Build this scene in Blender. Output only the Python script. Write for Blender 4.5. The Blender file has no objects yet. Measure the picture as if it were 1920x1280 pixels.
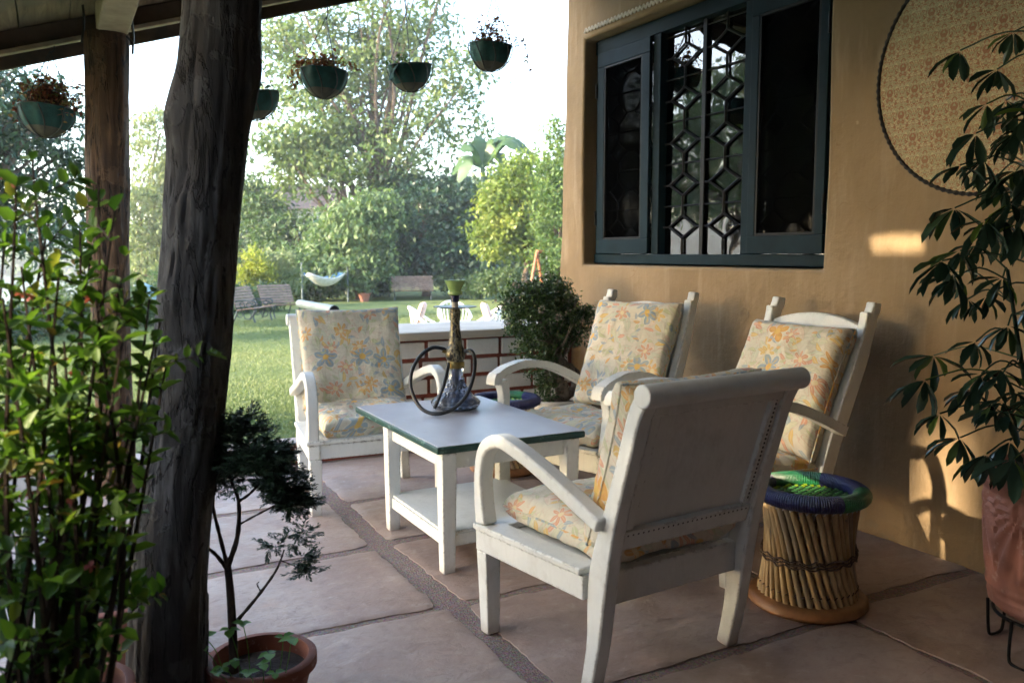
import bpy, bmesh, math, random
import numpy as np
from mathutils import Vector, Matrix, Euler, noise

S = bpy.context.scene
COL = S.collection
R = math.radians
rnd = random.Random(7)
rng = np.random.default_rng(7)

# ------------------------------------------------------------------ camera
cam = bpy.data.cameras.new('camera')
camo = bpy.data.objects.new('camera', cam)
COL.objects.link(camo)
camo.location = (0, 0, 1.3)
camo.rotation_euler = (R(90 - 5.888), 0, R(-28.26))
cam.sensor_width = 36.0
cam.lens = 30.0
cam.clip_start = 0.02
cam.clip_end = 3000
cam.dof.use_dof = True
cam.dof.focus_distance = 3.4
cam.dof.aperture_fstop = 4.5
S.camera = camo

# ------------------------------------------------------------------ world and sun
TO_SUN = Vector((-1.0, 0.15, 0.345)).normalized()
SUN_EL = math.asin(TO_SUN.z)
SUN_AZ = math.atan2(TO_SUN.x, TO_SUN.y)
W = bpy.data.worlds.new('World')
S.world = W
W.use_nodes = True
wn = W.node_tree
wn.nodes.clear()
sky = wn.nodes.new('ShaderNodeTexSky')
sky.sky_type = 'NISHITA'
sky.sun_disc = False
sky.sun_elevation = SUN_EL
sky.sun_rotation = SUN_AZ
sky.air_density = 1.0
sky.dust_density = 1.6
sky.ozone_density = 1.0
bg = wn.nodes.new('ShaderNodeBackground')
bg.inputs['Strength'].default_value = 0.15
wo = wn.nodes.new('ShaderNodeOutputWorld')
wn.links.new(sky.outputs['Color'], bg.inputs['Color'])
wn.links.new(bg.outputs['Background'], wo.inputs['Surface'])
sun = bpy.data.lights.new('sun', 'SUN')
sun.energy = 2.4
sun.angle = R(0.9)
sun.color = (1.0, 0.82, 0.58)
suno = bpy.data.objects.new('sun', sun)
COL.objects.link(suno)
suno.rotation_euler = TO_SUN.to_track_quat('Z', 'Y').to_euler()

S.view_settings.view_transform = 'Standard'
S.view_settings.look = 'None'
S.view_settings.gamma = 1.0
S.view_settings.exposure = 3.2
S.view_settings.use_curve_mapping = False
S.cycles.max_bounces = 6
S.cycles.diffuse_bounces = 4
S.cycles.glossy_bounces = 3
S.cycles.transmission_bounces = 6
S.cycles.volume_bounces = 0
S.cycles.transparent_max_bounces = 12
S.cycles.sample_clamp_indirect = 6.0
S.cycles.use_denoising = True
S.cycles.use_adaptive_sampling = True
S.cycles.adaptive_threshold = 0.025

# ------------------------------------------------------------------ node helpers
def nd(nt, t, ins=None, **props):
    n = nt.nodes.new(t)
    for k, v in props.items():
        setattr(n, k, v)
    for k, v in (ins or {}).items():
        s = n.inputs[k]
        if isinstance(v, bpy.types.NodeSocket):
            nt.links.new(v, s)
        else:
            if isinstance(v, (tuple, list)) and len(v) == 3 and s.type == 'RGBA':
                v = (*v, 1.0)
            s.default_value = v
    return n

def mth(nt, op, a, b=None, c=None, clamp=False):
    ins = {0: a}
    if b is not None: ins[1] = b
    if c is not None: ins[2] = c
    return nd(nt, 'ShaderNodeMath', ins, operation=op, use_clamp=clamp).outputs[0]

def vmth(nt, op, a, b=None, out=0):
    ins = {0: a}
    if b is not None: ins[1] = b
    return nd(nt, 'ShaderNodeVectorMath', ins, operation=op).outputs[out]

def mixc(nt, f, a, b, blend='MIX'):
    n = nt.nodes.new('ShaderNodeMix')
    n.data_type = 'RGBA'; n.blend_type = blend
    for s, v in ((n.inputs[0], f), (n.inputs[6], a), (n.inputs[7], b)):
        if isinstance(v, bpy.types.NodeSocket): nt.links.new(v, s)
        else: s.default_value = (*v, 1.0) if isinstance(v, (tuple, list)) and len(v) == 3 else v
    return n.outputs[2]

def ramp(nt, fac, stops, interp='LINEAR'):
    n = nt.nodes.new('ShaderNodeValToRGB')
    n.color_ramp.interpolation = interp
    e = n.color_ramp.elements
    while len(e) < len(stops): e.new(0.5)
    for i, (p, c) in enumerate(stops):
        e[i].position = p
        e[i].color = (c, c, c, 1) if isinstance(c, (int, float)) else (*c, 1)
    nt.links.new(fac, n.inputs[0])
    return n.outputs[0]

def noise_t(nt, vec, scale, detail=4, rough=0.55, dist=0.0, out=0):
    return nd(nt, 'ShaderNodeTexNoise', {'Vector': vec, 'Scale': scale, 'Detail': detail, 'Roughness': rough, 'Distortion': dist}).outputs[out]

def sstep(nt, v, lo, hi):
    return nd(nt, 'ShaderNodeMapRange', {0: v, 1: lo, 2: hi, 3: 0.0, 4: 1.0}, interpolation_type='SMOOTHSTEP').outputs[0]

def new_mat(name):
    m = bpy.data.materials.new(name)
    m.use_nodes = True
    nt = m.node_tree
    b = nt.nodes['Principled BSDF']
    return m, nt, b

def setb(nt, b, **kw):
    for k, v in kw.items():
        s = b.inputs[k.replace('_', ' ')]
        if isinstance(v, bpy.types.NodeSocket): nt.links.new(v, s)
        else: s.default_value = (*v, 1.0) if isinstance(v, (tuple, list)) and len(v) == 3 and s.type == 'RGBA' else v

def bump(nt, b, h, strength=0.3, dist=0.01):
    n = nd(nt, 'ShaderNodeBump', {'Height': h, 'Strength': strength, 'Distance': dist})
    nt.links.new(n.outputs[0], b.inputs['Normal'])
    return n

def tc(nt, which='Object'):
    return nd(nt, 'ShaderNodeTexCoord').outputs[which]

def gpos(nt):
    return nd(nt, 'ShaderNodeNewGeometry').outputs['Position']

def scalev(nt, vec, s):
    return vmth(nt, 'MULTIPLY', vec, s)

def simple(name, col, rough=0.6, var=0.15, scale=12, metallic=0.0, bmp=0.15, bscale=60, bdist=0.003):
    m, nt, b = new_mat(name)
    p = tc(nt)
    n1 = noise_t(nt, p, scale)
    dark = tuple(c * (1 - var) for c in col); lite = tuple(min(1, c * (1 + var)) for c in col)
    setb(nt, b, Base_Color=ramp(nt, n1, [(0.3, dark), (0.7, lite)]), Roughness=rough, Metallic=metallic)
    if bmp: bump(nt, b, noise_t(nt, p, bscale), bmp, bdist)
    return m

# ------------------------------------------------------------------ materials
def mat_adobe():
    m, nt, b = new_mat('ochre_plaster')
    p = gpos(nt)
    n1 = noise_t(nt, p, 1.3, 5, 0.6)
    n2 = noise_t(nt, scalev(nt, p, (14, 14, 2.2)), 1.0, 4, 0.6)
    n3 = noise_t(nt, p, 45, 3)
    c = ramp(nt, n1, [(0.3, (0.215, 0.148, 0.080)), (0.5, (0.275, 0.194, 0.108)), (0.75, (0.33, 0.24, 0.145))])
    c = mixc(nt, mth(nt, 'MULTIPLY', sstep(nt, n2, 0.5, 0.75), 0.45), c, (0.39, 0.295, 0.192))
    # damp stains near the floor
    z = nd(nt, 'ShaderNodeSeparateXYZ', {0: p}).outputs[2]
    low = mth(nt, 'MULTIPLY', sstep(nt, mth(nt, 'ADD', z, mth(nt, 'MULTIPLY', n1, 0.25)), 0.32, 0.12), sstep(nt, noise_t(nt, p, 22, 5, 0.7), 0.5, 0.62))
    c = mixc(nt, mth(nt, 'MULTIPLY', low, 0.7), c, (0.22, 0.17, 0.11))
    # hairline scratches and chips
    v = nd(nt, 'ShaderNodeTexVoronoi', {'Vector': vmth(nt, 'ADD', p, nd(nt, 'ShaderNodeTexNoise', {'Vector': p, 'Scale': 3.0}).outputs[1]), 'Scale': 1.1}, feature='DISTANCE_TO_EDGE').outputs[0]
    crack = mth(nt, 'MULTIPLY', mth(nt, 'LESS_THAN', v, 0.0035), mth(nt, 'GREATER_THAN', noise_t(nt, p, 1.7, 2), 0.55))
    c = mixc(nt, mth(nt, 'MULTIPLY', crack, 0.6), c, (0.25, 0.16, 0.08))
    chip = sstep(nt, noise_t(nt, p, 16, 5, 0.7), 0.69, 0.74)
    c = mixc(nt, mth(nt, 'MULTIPLY', chip, 0.5), c, (0.56, 0.44, 0.29))
    setb(nt, b, Base_Color=c, Roughness=0.8, Specular_IOR_Level=0.25)
    h = mth(nt, 'ADD', mth(nt, 'MULTIPLY', noise_t(nt, p, 6, 5), 1.0), mth(nt, 'ADD', mth(nt, 'MULTIPLY', n2, 0.45), mth(nt, 'MULTIPLY', n3, 0.15)))
    h = mth(nt, 'SUBTRACT', h, mth(nt, 'MULTIPLY', crack, 0.5))
    bump(nt, b, h, 0.55, 0.022)
    return m

def mat_white_paint(name='white_paint', col=(0.79, 0.80, 0.76), wear=0.85):
    m, nt, b = new_mat(name)
    p = tc(nt)
    g = nd(nt, 'ShaderNodeNewGeometry')
    n1 = noise_t(nt, p, 3.5, 4)
    n2 = noise_t(nt, scalev(nt, p, (22, 22, 6)), 2.0, 5, 0.65)
    n3 = noise_t(nt, p, 38, 5, 0.7)
    c = ramp(nt, n1, [(0.3, tuple(x * 0.93 for x in col)), (0.7, col)])
    c = mixc(nt, mth(nt, 'MULTIPLY', sstep(nt, n2, 0.45, 0.8), 0.22), c, (0.52, 0.52, 0.46))
    n4 = noise_t(nt, vmth(nt, 'ADD', p, (5.3, 1.7, 2.2)), 7.5, 6, 0.7)
    c = mixc(nt, mth(nt, 'MULTIPLY', sstep(nt, n4, 0.50, 0.72), 0.30), c, (0.46, 0.44, 0.38))
    zf = nd(nt, 'ShaderNodeSeparateXYZ', {0: gpos(nt)}).outputs[2]
    c = mixc(nt, mth(nt, 'MULTIPLY', sstep(nt, mth(nt, 'ADD', zf, mth(nt, 'MULTIPLY', n4, 0.09)), 0.11, 0.02), 0.65), c, (0.24, 0.18, 0.14))
    bv = nd(nt, 'ShaderNodeBevel', {'Radius': 0.011}, samples=3)
    edge = sstep(nt, vmth(nt, 'DOT_PRODUCT', bv.outputs[0], g.outputs['Normal'], out=1), 0.985, 0.90)
    ed = mth(nt, 'MULTIPLY', edge, sstep(nt, n3, 0.50, 0.58))
    chip = mth(nt, 'MULTIPLY', sstep(nt, n3, 0.70, 0.73), sstep(nt, n1, 0.54, 0.64))
    w = mth(nt, 'MULTIPLY', mth(nt, 'MAXIMUM', ed, chip), wear)
    c = mixc(nt, w, c, (0.13, 0.10, 0.075))
    setb(nt, b, Base_Color=c, Roughness=ramp(nt, n2, [(0.3, 0.38), (0.7, 0.55)]))
    h = mth(nt, 'ADD', mth(nt, 'MULTIPLY', n2, 0.6), mth(nt, 'MULTIPLY', noise_t(nt, p, 9, 3), 1.0))
    h = mth(nt, 'SUBTRACT', h, mth(nt, 'MULTIPLY', w, 0.8))
    bump(nt, b, h, 0.45, 0.008)
    return m

def mat_floral():
    m, nt, b = new_mat('floral_cotton')
    oi = nd(nt, 'ShaderNodeObjectInfo')
    p0 = tc(nt)
    sx = nd(nt, 'ShaderNodeSeparateXYZ', {0: p0})
    off = mth(nt, 'MULTIPLY', oi.outputs['Random'], 37.0)
    px = mth(nt, 'ADD', mth(nt, 'ADD', sx.outputs[0], mth(nt, 'MULTIPLY', sx.outputs[2], 0.75)), off)
    py = mth(nt, 'ADD', mth(nt, 'ADD', sx.outputs[1], mth(nt, 'MULTIPLY', sx.outputs[2], 0.75)), off)
    p = nd(nt, 'ShaderNodeCombineXYZ', {0: px, 1: py, 2: 0.0}).outputs[0]
    wob = nd(nt, 'ShaderNodeTexNoise', {'Vector': p, 'Scale': 14.0, 'Detail': 2.0}).outputs[1]
    p = vmth(nt, 'ADD', p, vmth(nt, 'MULTIPLY', vmth(nt, 'SUBTRACT', wob, (0.5, 0.5, 0.5)), (0.022, 0.022, 0.0)))
    c = mixc(nt, sstep(nt, noise_t(nt, p, 5, 3), 0.4, 0.65), (0.69, 0.63, 0.51), (0.62, 0.585, 0.46))
    def local(scale, seed, rnds=0.85):
        q = vmth(nt, 'ADD', p, (seed * 1.37, seed * 2.11, 0))
        v = nd(nt, 'ShaderNodeTexVoronoi', {'Vector': q, 'Scale': scale, 'Randomness': rnds}, voronoi_dimensions='2D')
        l = vmth(nt, 'MULTIPLY', vmth(nt, 'SUBTRACT', q, v.outputs['Position']), (scale, scale, 0))
        cs = nd(nt, 'ShaderNodeSeparateColor', {0: v.outputs['Color']})
        return l, cs
    def leaf_layer(c, scale, seed, a, bb, stops, thr, opac, vein=True):
        l, cs = local(scale, seed)
        ang = mth(nt, 'MULTIPLY', cs.outputs[0], 6.283)
        l = nd(nt, 'ShaderNodeVectorRotate', {'Vector': l, 'Angle': ang}, rotation_type='Z_AXIS').outputs[0]
        s = nd(nt, 'ShaderNodeSeparateXYZ', {0: l})
        x = mth(nt, 'DIVIDE', s.outputs[0], a)
        bend = mth(nt, 'SUBTRACT', s.outputs[1], mth(nt, 'MULTIPLY', mth(nt, 'MULTIPLY', x, x), 0.10))
        y = mth(nt, 'DIVIDE', mth(nt, 'ABSOLUTE', bend), bb)
        d = mth(nt, 'ADD', y, mth(nt, 'MULTIPLY', x, x))
        mask = sstep(nt, d, 1.0, 0.9)
        line = mth(nt, 'MULTIPLY', sstep(nt, d, 1.18, 1.0), mth(nt, 'SUBTRACT', 1.0, mask))
        pick = mth(nt, 'GREATER_THAN', cs.outputs[1], thr)
        col = ramp(nt, cs.outputs[2], stops, 'CONSTANT')
        col = mixc(nt, mth(nt, 'MULTIPLY', sstep(nt, y, 0.16, 0.02), 0.7), col, (0.75, 0.68, 0.52))
        c = mixc(nt, mth(nt, 'MULTIPLY', mth(nt, 'MULTIPLY', mask, pick), opac), c, col)
        return mixc(nt, mth(nt, 'MULTIPLY', mth(nt, 'MULTIPLY', line, pick), 0.35), c, (0.38, 0.30, 0.22))
    def flower_layer(c, scale, seed, n, rad, stops, centre, thr, opac, sharp=0.7):
        l, cs = local(scale, seed, 0.7)
        s = nd(nt, 'ShaderNodeSeparateXYZ', {0: l})
        ang = mth(nt, 'ADD', mth(nt, 'ARCTAN2', s.outputs[1], s.outputs[0]), mth(nt, 'MULTIPLY', cs.outputs[0], 6.283))
        rr = vmth(nt, 'LENGTH', l, out=1)
        k = mth(nt, 'POWER', mth(nt, 'ABSOLUTE', mth(nt, 'COSINE', mth(nt, 'MULTIPLY', ang, n / 2.0))), sharp)
        pet = mth(nt, 'MULTIPLY', mth(nt, 'ADD', mth(nt, 'MULTIPLY', k, 0.78), 0.22), rad)
        q = mth(nt, 'DIVIDE', rr, pet)
        mask = sstep(nt, q, 1.0, 0.92)
        line = mth(nt, 'MULTIPLY', sstep(nt, q, 1.22, 1.02), mth(nt, 'SUBTRACT', 1.0, mask))
        pick = mth(nt, 'GREATER_THAN', cs.outputs[1], thr)
        col = ramp(nt, cs.outputs[2], stops, 'CONSTANT')
        stripe = mth(nt, 'MULTIPLY', sstep(nt, k, 0.93, 0.99), sstep(nt, q, 0.95, 0.5))
        col = mixc(nt, mth(nt, 'MULTIPLY', stripe, 0.6), col, centre)
        col = mixc(nt, sstep(nt, rr, rad * 0.30, rad * 0.22), col, centre)
        c = mixc(nt, mth(nt, 'MULTIPLY', mth(nt, 'MULTIPLY', mask, pick), opac), c, col)
        return mixc(nt, mth(nt, 'MULTIPLY', mth(nt, 'MULTIPLY', line, pick), 0.55), c, (0.78, 0.72, 0.58))
    OL, YE, BL, OR, CO = (0.50, 0.52, 0.30), (0.70, 0.47, 0.13), (0.30, 0.39, 0.45), (0.72, 0.38, 0.10), (0.66, 0.31, 0.20)
    c = leaf_layer(c, 11, 3, 0.55, 0.20, [(0.0, (0.62, 0.61, 0.42)), (0.5, (0.58, 0.60, 0.46)), (0.8, (0.70, 0.56, 0.44))], 0.10, 0.8)
    # outline drawing
    nz = noise_t(nt, p, 13, 2, 0.5, 0.8)
    ln = mth(nt, 'LESS_THAN', mth(nt, 'ABSOLUTE', mth(nt, 'SUBTRACT', mth(nt, 'FRACT', mth(nt, 'MULTIPLY', nz, 5.0)), 0.5)), 0.035)
    c = mixc(nt, mth(nt, 'MULTIPLY', ln, 0.6), c, (0.60, 0.40, 0.30))
    c = leaf_layer(c, 15, 11, 0.50, 0.15, [(0.0, YE), (0.4, BL), (0.6, OL), (0.8, CO)], 0.35, 0.85)
    c = flower_layer(c, 9.5, 23, 7, 0.44, [(0.0, CO), (0.35, OR), (0.7, (0.70, 0.47, 0.13))], (0.75, 0.62, 0.36), 0.62, 0.85, 1.3)
    c = flower_layer(c, 6.2, 41, 5, 0.42, [(0.0, BL), (0.55, (0.33, 0.42, 0.45)), (0.85, OR)], (0.74, 0.46, 0.10), 0.50, 0.9, 0.8)
    c = leaf_layer(c, 22, 57, 0.5, 0.16, [(0.0, BL), (0.4, OL), (0.7, OR)], 0.55, 0.8)
    weave = nd(nt, 'ShaderNodeTexChecker', {'Vector': p, 'Scale': 1400.0}).outputs[1]
    setb(nt, b, Base_Color=c, Roughness=0.85, Sheen_Weight=0.15, Specular_IOR_Level=0.2)
    w1 = noise_t(nt, scalev(nt, p0, (10, 30, 14)), 1.0, 4, 0.55, 0.6)
    w2 = noise_t(nt, scalev(nt, p0, (34, 9, 20)), 1.0, 4, 0.55, 0.6)
    h = mth(nt, 'ADD', mth(nt, 'ADD', w1, mth(nt, 'MULTIPLY', w2, 0.7)), mth(nt, 'MULTIPLY', weave, 0.01))
    bump(nt, b, h, 0.55, 0.016)
    return m

def mat_damask():
    m, nt, b = new_mat('block_print_cloth')
    p = tc(nt)
    s = nd(nt, 'ShaderNodeSeparateXYZ', {0: p})
    T = 0.125
    row = mth(nt, 'FLOOR', mth(nt, 'DIVIDE', s.outputs[2], T * 0.8))
    sh = mth(nt, 'MULTIPLY', mth(nt, 'MODULO', mth(nt, 'ABSOLUTE', row), 2.0), T * 0.5)
    mx = mth(nt, 'PINGPONG', mth(nt, 'ADD', s.outputs[1], sh), T * 0.5)
    mz = mth(nt, 'SUBTRACT', s.outputs[2], mth(nt, 'MULTIPLY', row, T * 0.8))
    q = nd(nt, 'ShaderNodeCombineXYZ', {0: mx, 1: mz, 2: 0.0}).outputs[0]
    n1 = noise_t(nt, q, 42, 2, 0.5, 1.2)
    n2 = noise_t(nt, vmth(nt, 'ADD', q, (3.1, 1.7, 0)), 70, 3, 0.6, 0.5)
    fl = nd(nt, 'ShaderNodeTexVoronoi', {'Vector': q, 'Scale': 85.0}).outputs[0]
    c = mixc(nt, sstep(nt, n1, 0.44, 0.5), (0.46, 0.39, 0.25), (0.38, 0.35, 0.21))
    c = mixc(nt, sstep(nt, n2, 0.52, 0.56), c, (0.34, 0.17, 0.10))
    c = mixc(nt, sstep(nt, fl, 0.30, 0.22), c, (0.38, 0.19, 0.11))
    ln = mth(nt, 'LESS_THAN', mth(nt, 'ABSOLUTE', mth(nt, 'SUBTRACT', mth(nt, 'FRACT', mth(nt, 'MULTIPLY', n1, 4.0)), 0.5)), 0.09)
    c = mixc(nt, mth(nt, 'MULTIPLY', ln, 0.9), c, (0.62, 0.54, 0.32))
    c = mixc(nt, mth(nt, 'MULTIPLY', sstep(nt, noise_t(nt, p, 3, 3), 0.45, 0.7), 0.25), c, (0.35, 0.30, 0.15))
    setb(nt, b, Base_Color=c, Roughness=0.8, Specular_IOR_Level=0.2)
    bump(nt, b, noise_t(nt, p, 9, 3), 0.25, 0.01)
    return m

def mat_stone():
    m, nt, b = new_mat('flagstone')
    p = gpos(nt)
    oi = nd(nt, 'ShaderNodeObjectInfo')
    pr = vmth(nt, 'ADD', p, nd(nt, 'ShaderNodeCombineXYZ', {0: mth(nt, 'MULTIPLY', oi.outputs['Random'], 31.0), 1: 0.0, 2: 0.0}).outputs[0])
    n1 = noise_t(nt, pr, 1.7, 5, 0.6)
    n2 = noise_t(nt, pr, 6.0, 6, 0.65)
    n3 = noise_t(nt, pr, 40, 4, 0.6)
    c = ramp(nt, n1, [(0.30, (0.19, 0.13, 0.10)), (0.42, (0.31, 0.225, 0.18)), (0.56, (0.385, 0.295, 0.245)), (0.70, (0.48, 0.40, 0.34))])
    c = mixc(nt, mth(nt, 'MULTIPLY', sstep(nt, n2, 0.55, 0.7), 0.6), c, (0.43, 0.29, 0.22))
    c = mixc(nt, mth(nt, 'MULTIPLY', sstep(nt, n2, 0.42, 0.3), 0.65), c, (0.28, 0.23, 0.21))
    c = mixc(nt, mth(nt, 'MULTIPLY', oi.outputs['Random'], 0.35), c, (0.40, 0.29, 0.25))
    n6 = noise_t(nt, scalev(nt, pr, (16, 22, 16)), 1.0, 6, 0.7, 0.5)
    c = mixc(nt, mth(nt, 'MULTIPLY', sstep(nt, n6, 0.50, 0.66), 0.42), c, (0.24, 0.17, 0.135))
    c = mixc(nt, mth(nt, 'MULTIPLY', sstep(nt, n6, 0.44, 0.32), 0.35), c, (0.52, 0.44, 0.38))
    st = sstep(nt, noise_t(nt, pr, 2.6, 4, 0.55), 0.60, 0.68)
    c = mixc(nt, mth(nt, 'MULTIPLY', st, 0.5), c, (0.20, 0.13, 0.12))
    tn = mth(nt, 'MULTIPLY', noise_t(nt, scalev(nt, pr, (1.1, 3.4, 1)), 1.0, 5, 0.6, 0.3), 6.0)
    terr = mth(nt, 'DIVIDE', mth(nt, 'FLOOR', tn), 6.0)
    flake = mth(nt, 'MULTIPLY', sstep(nt, mth(nt, 'FRACT', tn), 0.055, 0.01), sstep(nt, noise_t(nt, pr, 2.1, 3), 0.44, 0.54))
    c = mixc(nt, mth(nt, 'MULTIPLY', flake, 0.45), c, (0.16, 0.10, 0.075))
    speck = sstep(nt, noise_t(nt, pr, 95, 3, 0.7), 0.62, 0.72)
    c = mixc(nt, mth(nt, 'MULTIPLY', speck, 0.5), c, (0.22, 0.17, 0.15))
    setb(nt, b, Base_Color=c, Roughness=ramp(nt, n2, [(0.3, 0.34), (0.7, 0.62)]), Specular_IOR_Level=0.5)
    n5 = noise_t(nt, scalev(nt, pr, (9, 15, 9)), 1.0, 6, 0.68, 0.4)
    h = mth(nt, 'ADD', mth(nt, 'MULTIPLY', terr, 1.8), mth(nt, 'ADD', mth(nt, 'MULTIPLY', n5, 0.55), mth(nt, 'ADD', mth(nt, 'MULTIPLY', n2, 0.35), mth(nt, 'MULTIPLY', n3, 0.10))))
    bump(nt, b, h, 0.7, 0.016)
    return m

def mat_mortar():
    m, nt, b = new_mat('mortar')
    p = gpos(nt)
    n = noise_t(nt, p, 120, 4, 0.7)
    v = nd(nt, 'ShaderNodeTexVoronoi', {'Vector': p, 'Scale': 140.0})
    c = ramp(nt, n, [(0.35, (0.17, 0.12, 0.105)), (0.6, (0.28, 0.21, 0.185)), (0.7, (0.40, 0.33, 0.30))])
    c = mixc(nt, 0.35, c, v.outputs['Color'], 'SOFT_LIGHT')
    setb(nt, b, Base_Color=c, Roughness=0.8)
    bump(nt, b, mth(nt, 'ADD', v.outputs[0], n), 0.6, 0.006)
    return m

def mat_leaf(name, stops, trans=0.35, rough=0.45, clump=0.0, cscale=0.9):
    m, nt, b = new_mat(name)
    g = nd(nt, 'ShaderNodeNewGeometry')
    f = g.outputs['Random Per Island']
    if clump:
        n = noise_t(nt, g.outputs['Position'], cscale, 2)
        f = mth(nt, 'ADD', mth(nt, 'MULTIPLY', f, 1 - clump), mth(nt, 'MULTIPLY', sstep(nt, n, 0.3, 0.7), clump))
    c = ramp(nt, f, stops)
    setb(nt, b, Base_Color=c, Roughness=rough, Specular_IOR_Level=0.4)
    tr = nd(nt, 'ShaderNodeBsdfTranslucent', {'Color': mixc(nt, 0.5, c, (0.52, 0.66, 0.20), 'SOFT_LIGHT')})
    mx = nd(nt, 'ShaderNodeMixShader', {0: trans, 1: b.outputs[0], 2: tr.outputs[0]})
    nt.links.new(mx.outputs[0], nt.nodes['Material Output'].inputs['Surface'])
    return m

def mat_bark(name, stops, scale=(18, 18, 2.5), bdist=0.02, rough=0.8, bst=0.8):
    m, nt, b = new_mat(name)
    p = tc(nt)
    q = scalev(nt, p, scale)
    n1 = noise_t(nt, q, 1.0, 6, 0.65, 0.4)
    n2 = noise_t(nt, p, 4.5, 4)
    c = ramp(nt, mth(nt, 'ADD', mth(nt, 'MULTIPLY', n1, 0.6), mth(nt, 'MULTIPLY', n2, 0.4)), stops)
    n3 = noise_t(nt, scalev(nt, p, (scale[0] * 0.45, scale[1] * 0.45, scale[2] * 0.55)), 1.0, 5, 0.6, 0.8)
    crack = sstep(nt, mth(nt, 'ABSOLUTE', mth(nt, 'SUBTRACT', n3, 0.5)), 0.022, 0.004)
    c = mixc(nt, mth(nt, 'MULTIPLY', crack, 0.85), c, (0.006, 0.005, 0.004))
    plate = sstep(nt, noise_t(nt, vmth(nt, 'ADD', p, (3, 1, 7)), 6.5, 5, 0.6), 0.56, 0.60)
    c = mixc(nt, mth(nt, 'MULTIPLY', plate, 0.35), c, stops[-2][1])
    setb(nt, b, Base_Color=c, Roughness=rough, Specular_IOR_Level=0.3)
    bump(nt, b, mth(nt, 'SUBTRACT', mth(nt, 'ADD', n1, mth(nt, 'MULTIPLY', plate, 0.5)), mth(nt, 'MULTIPLY', crack, 0.8)), bst, bdist)
    return m

def mat_glass_pane():
    m, nt, b = new_mat('window_glass')
    p = gpos(nt)
    fr = nd(nt, 'ShaderNodeFresnel', {'IOR': 2.1})
    gl = nd(nt, 'ShaderNodeBsdfGlossy', {'Color': (0.95, 0.97, 1.0), 'Roughness': 0.015})
    bp = nd(nt, 'ShaderNodeBump', {'Height': noise_t(nt, p, 3.5, 1), 'Strength': 0.06, 'Distance': 0.05})
    nt.links.new(bp.outputs[0], gl.inputs['Normal'])
    tr = nd(nt, 'ShaderNodeBsdfTransparent', {'Color': (0.75, 0.80, 0.78)})
    mx = nd(nt, 'ShaderNodeMixShader', {0: fr.outputs[0], 1: tr.outputs[0], 2: gl.outputs[0]})
    nt.links.new(mx.outputs[0], nt.nodes['Material Output'].inputs['Surface'])
    return m

def mat_mesh_screen():
    m, nt, b = new_mat('fly_screen')
    setb(nt, b, Base_Color=(0.0015, 0.0016, 0.0018), Roughness=0.9, Specular_IOR_Level=0.0)
    tr = nd(nt, 'ShaderNodeBsdfTransparent', {'Color': (1, 1, 1)})
    mx = nd(nt, 'ShaderNodeMixShader', {0: 0.60, 1: tr.outputs[0], 2: b.outputs[0]})
    nt.links.new(mx.outputs[0], nt.nodes['Material Output'].inputs['Surface'])
    return m

def mat_vase():
    m, nt, b = new_mat('smoke_blue_glass')
    p = tc(nt)
    s = nd(nt, 'ShaderNodeSeparateXYZ', {0: p})
    ang = mth(nt, 'ARCTAN2', s.outputs[1], s.outputs[0])
    q = nd(nt, 'ShaderNodeCombineXYZ', {0: mth(nt, 'MULTIPLY', ang, 3.0), 1: mth(nt, 'MULTIPLY', s.outputs[2], 38.0), 2: 0.0}).outputs[0]
    v = nd(nt, 'ShaderNodeTexVoronoi', {'Vector': q, 'Scale': 1.5, 'Randomness': 0.5}, feature='SMOOTH_F1').outputs[0]
    low = sstep(nt, s.outputs[2], 0.15, 0.11)
    mask = mth(nt, 'MULTIPLY', sstep(nt, v, 0.35, 0.5), low)
    c = mixc(nt, mask, (0.62, 0.70, 0.84), (0.95, 0.97, 1.0))
    setb(nt, b, Base_Color=c, Roughness=0.03, IOR=1.5, Transmission_Weight=0.95, Specular_IOR_Level=0.7)
    bump(nt, b, mth(nt, 'MULTIPLY', v, low), 0.9, 0.012)
    return m

def mat_stem():
    m, nt, b = new_mat('aged_brass_stem')
    p = tc(nt)
    q = scalev(nt, p, (60, 60, 45))
    n = noise_t(nt, q, 1.0, 2, 0.5, 0.8)
    w = nd(nt, 'ShaderNodeTexWave', {'Vector': scalev(nt, p, (1, 1, 1)), 'Scale': 16.0, 'Distortion': 9.0, 'Detail': 1.0, 'Detail Scale': 2.0}).outputs[1]
    c = mixc(nt, sstep(nt, w, 0.45, 0.55), (0.012, 0.012, 0.011), (0.12, 0.098, 0.05))
    c = mixc(nt, sstep(nt, n, 0.55, 0.6), c, (0.22, 0.19, 0.12))
    setb(nt, b, Base_Color=c, Metallic=0.35, Roughness=0.4)
    bump(nt, b, w, 0.3, 0.004)
    return m

def mat_rope(name, col, per=150.0):
    m, nt, b = new_mat(name)
    p = tc(nt)
    s = nd(nt, 'ShaderNodeSeparateXYZ', {0: p})
    ang = mth(nt, 'ARCTAN2', s.outputs[1], s.outputs[0])
    w = mth(nt, 'SINE', mth(nt, 'ADD', mth(nt, 'MULTIPLY', ang, per), mth(nt, 'MULTIPLY', noise_t(nt, p, 30), 5.0)))
    n = noise_t(nt, p, 25, 4)
    c = ramp(nt, n, [(0.3, tuple(x * 0.65 for x in col)), (0.7, tuple(x * 1.2 for x in col))])
    c = mixc(nt, mth(nt, 'MULTIPLY', sstep(nt, w, 0.0, -1.0), 0.5), c, tuple(x * 0.4 for x in col))
    setb(nt, b, Base_Color=c, Roughness=0.38)
    bump(nt, b, w, 1.0, 0.005)
    return m

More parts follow.
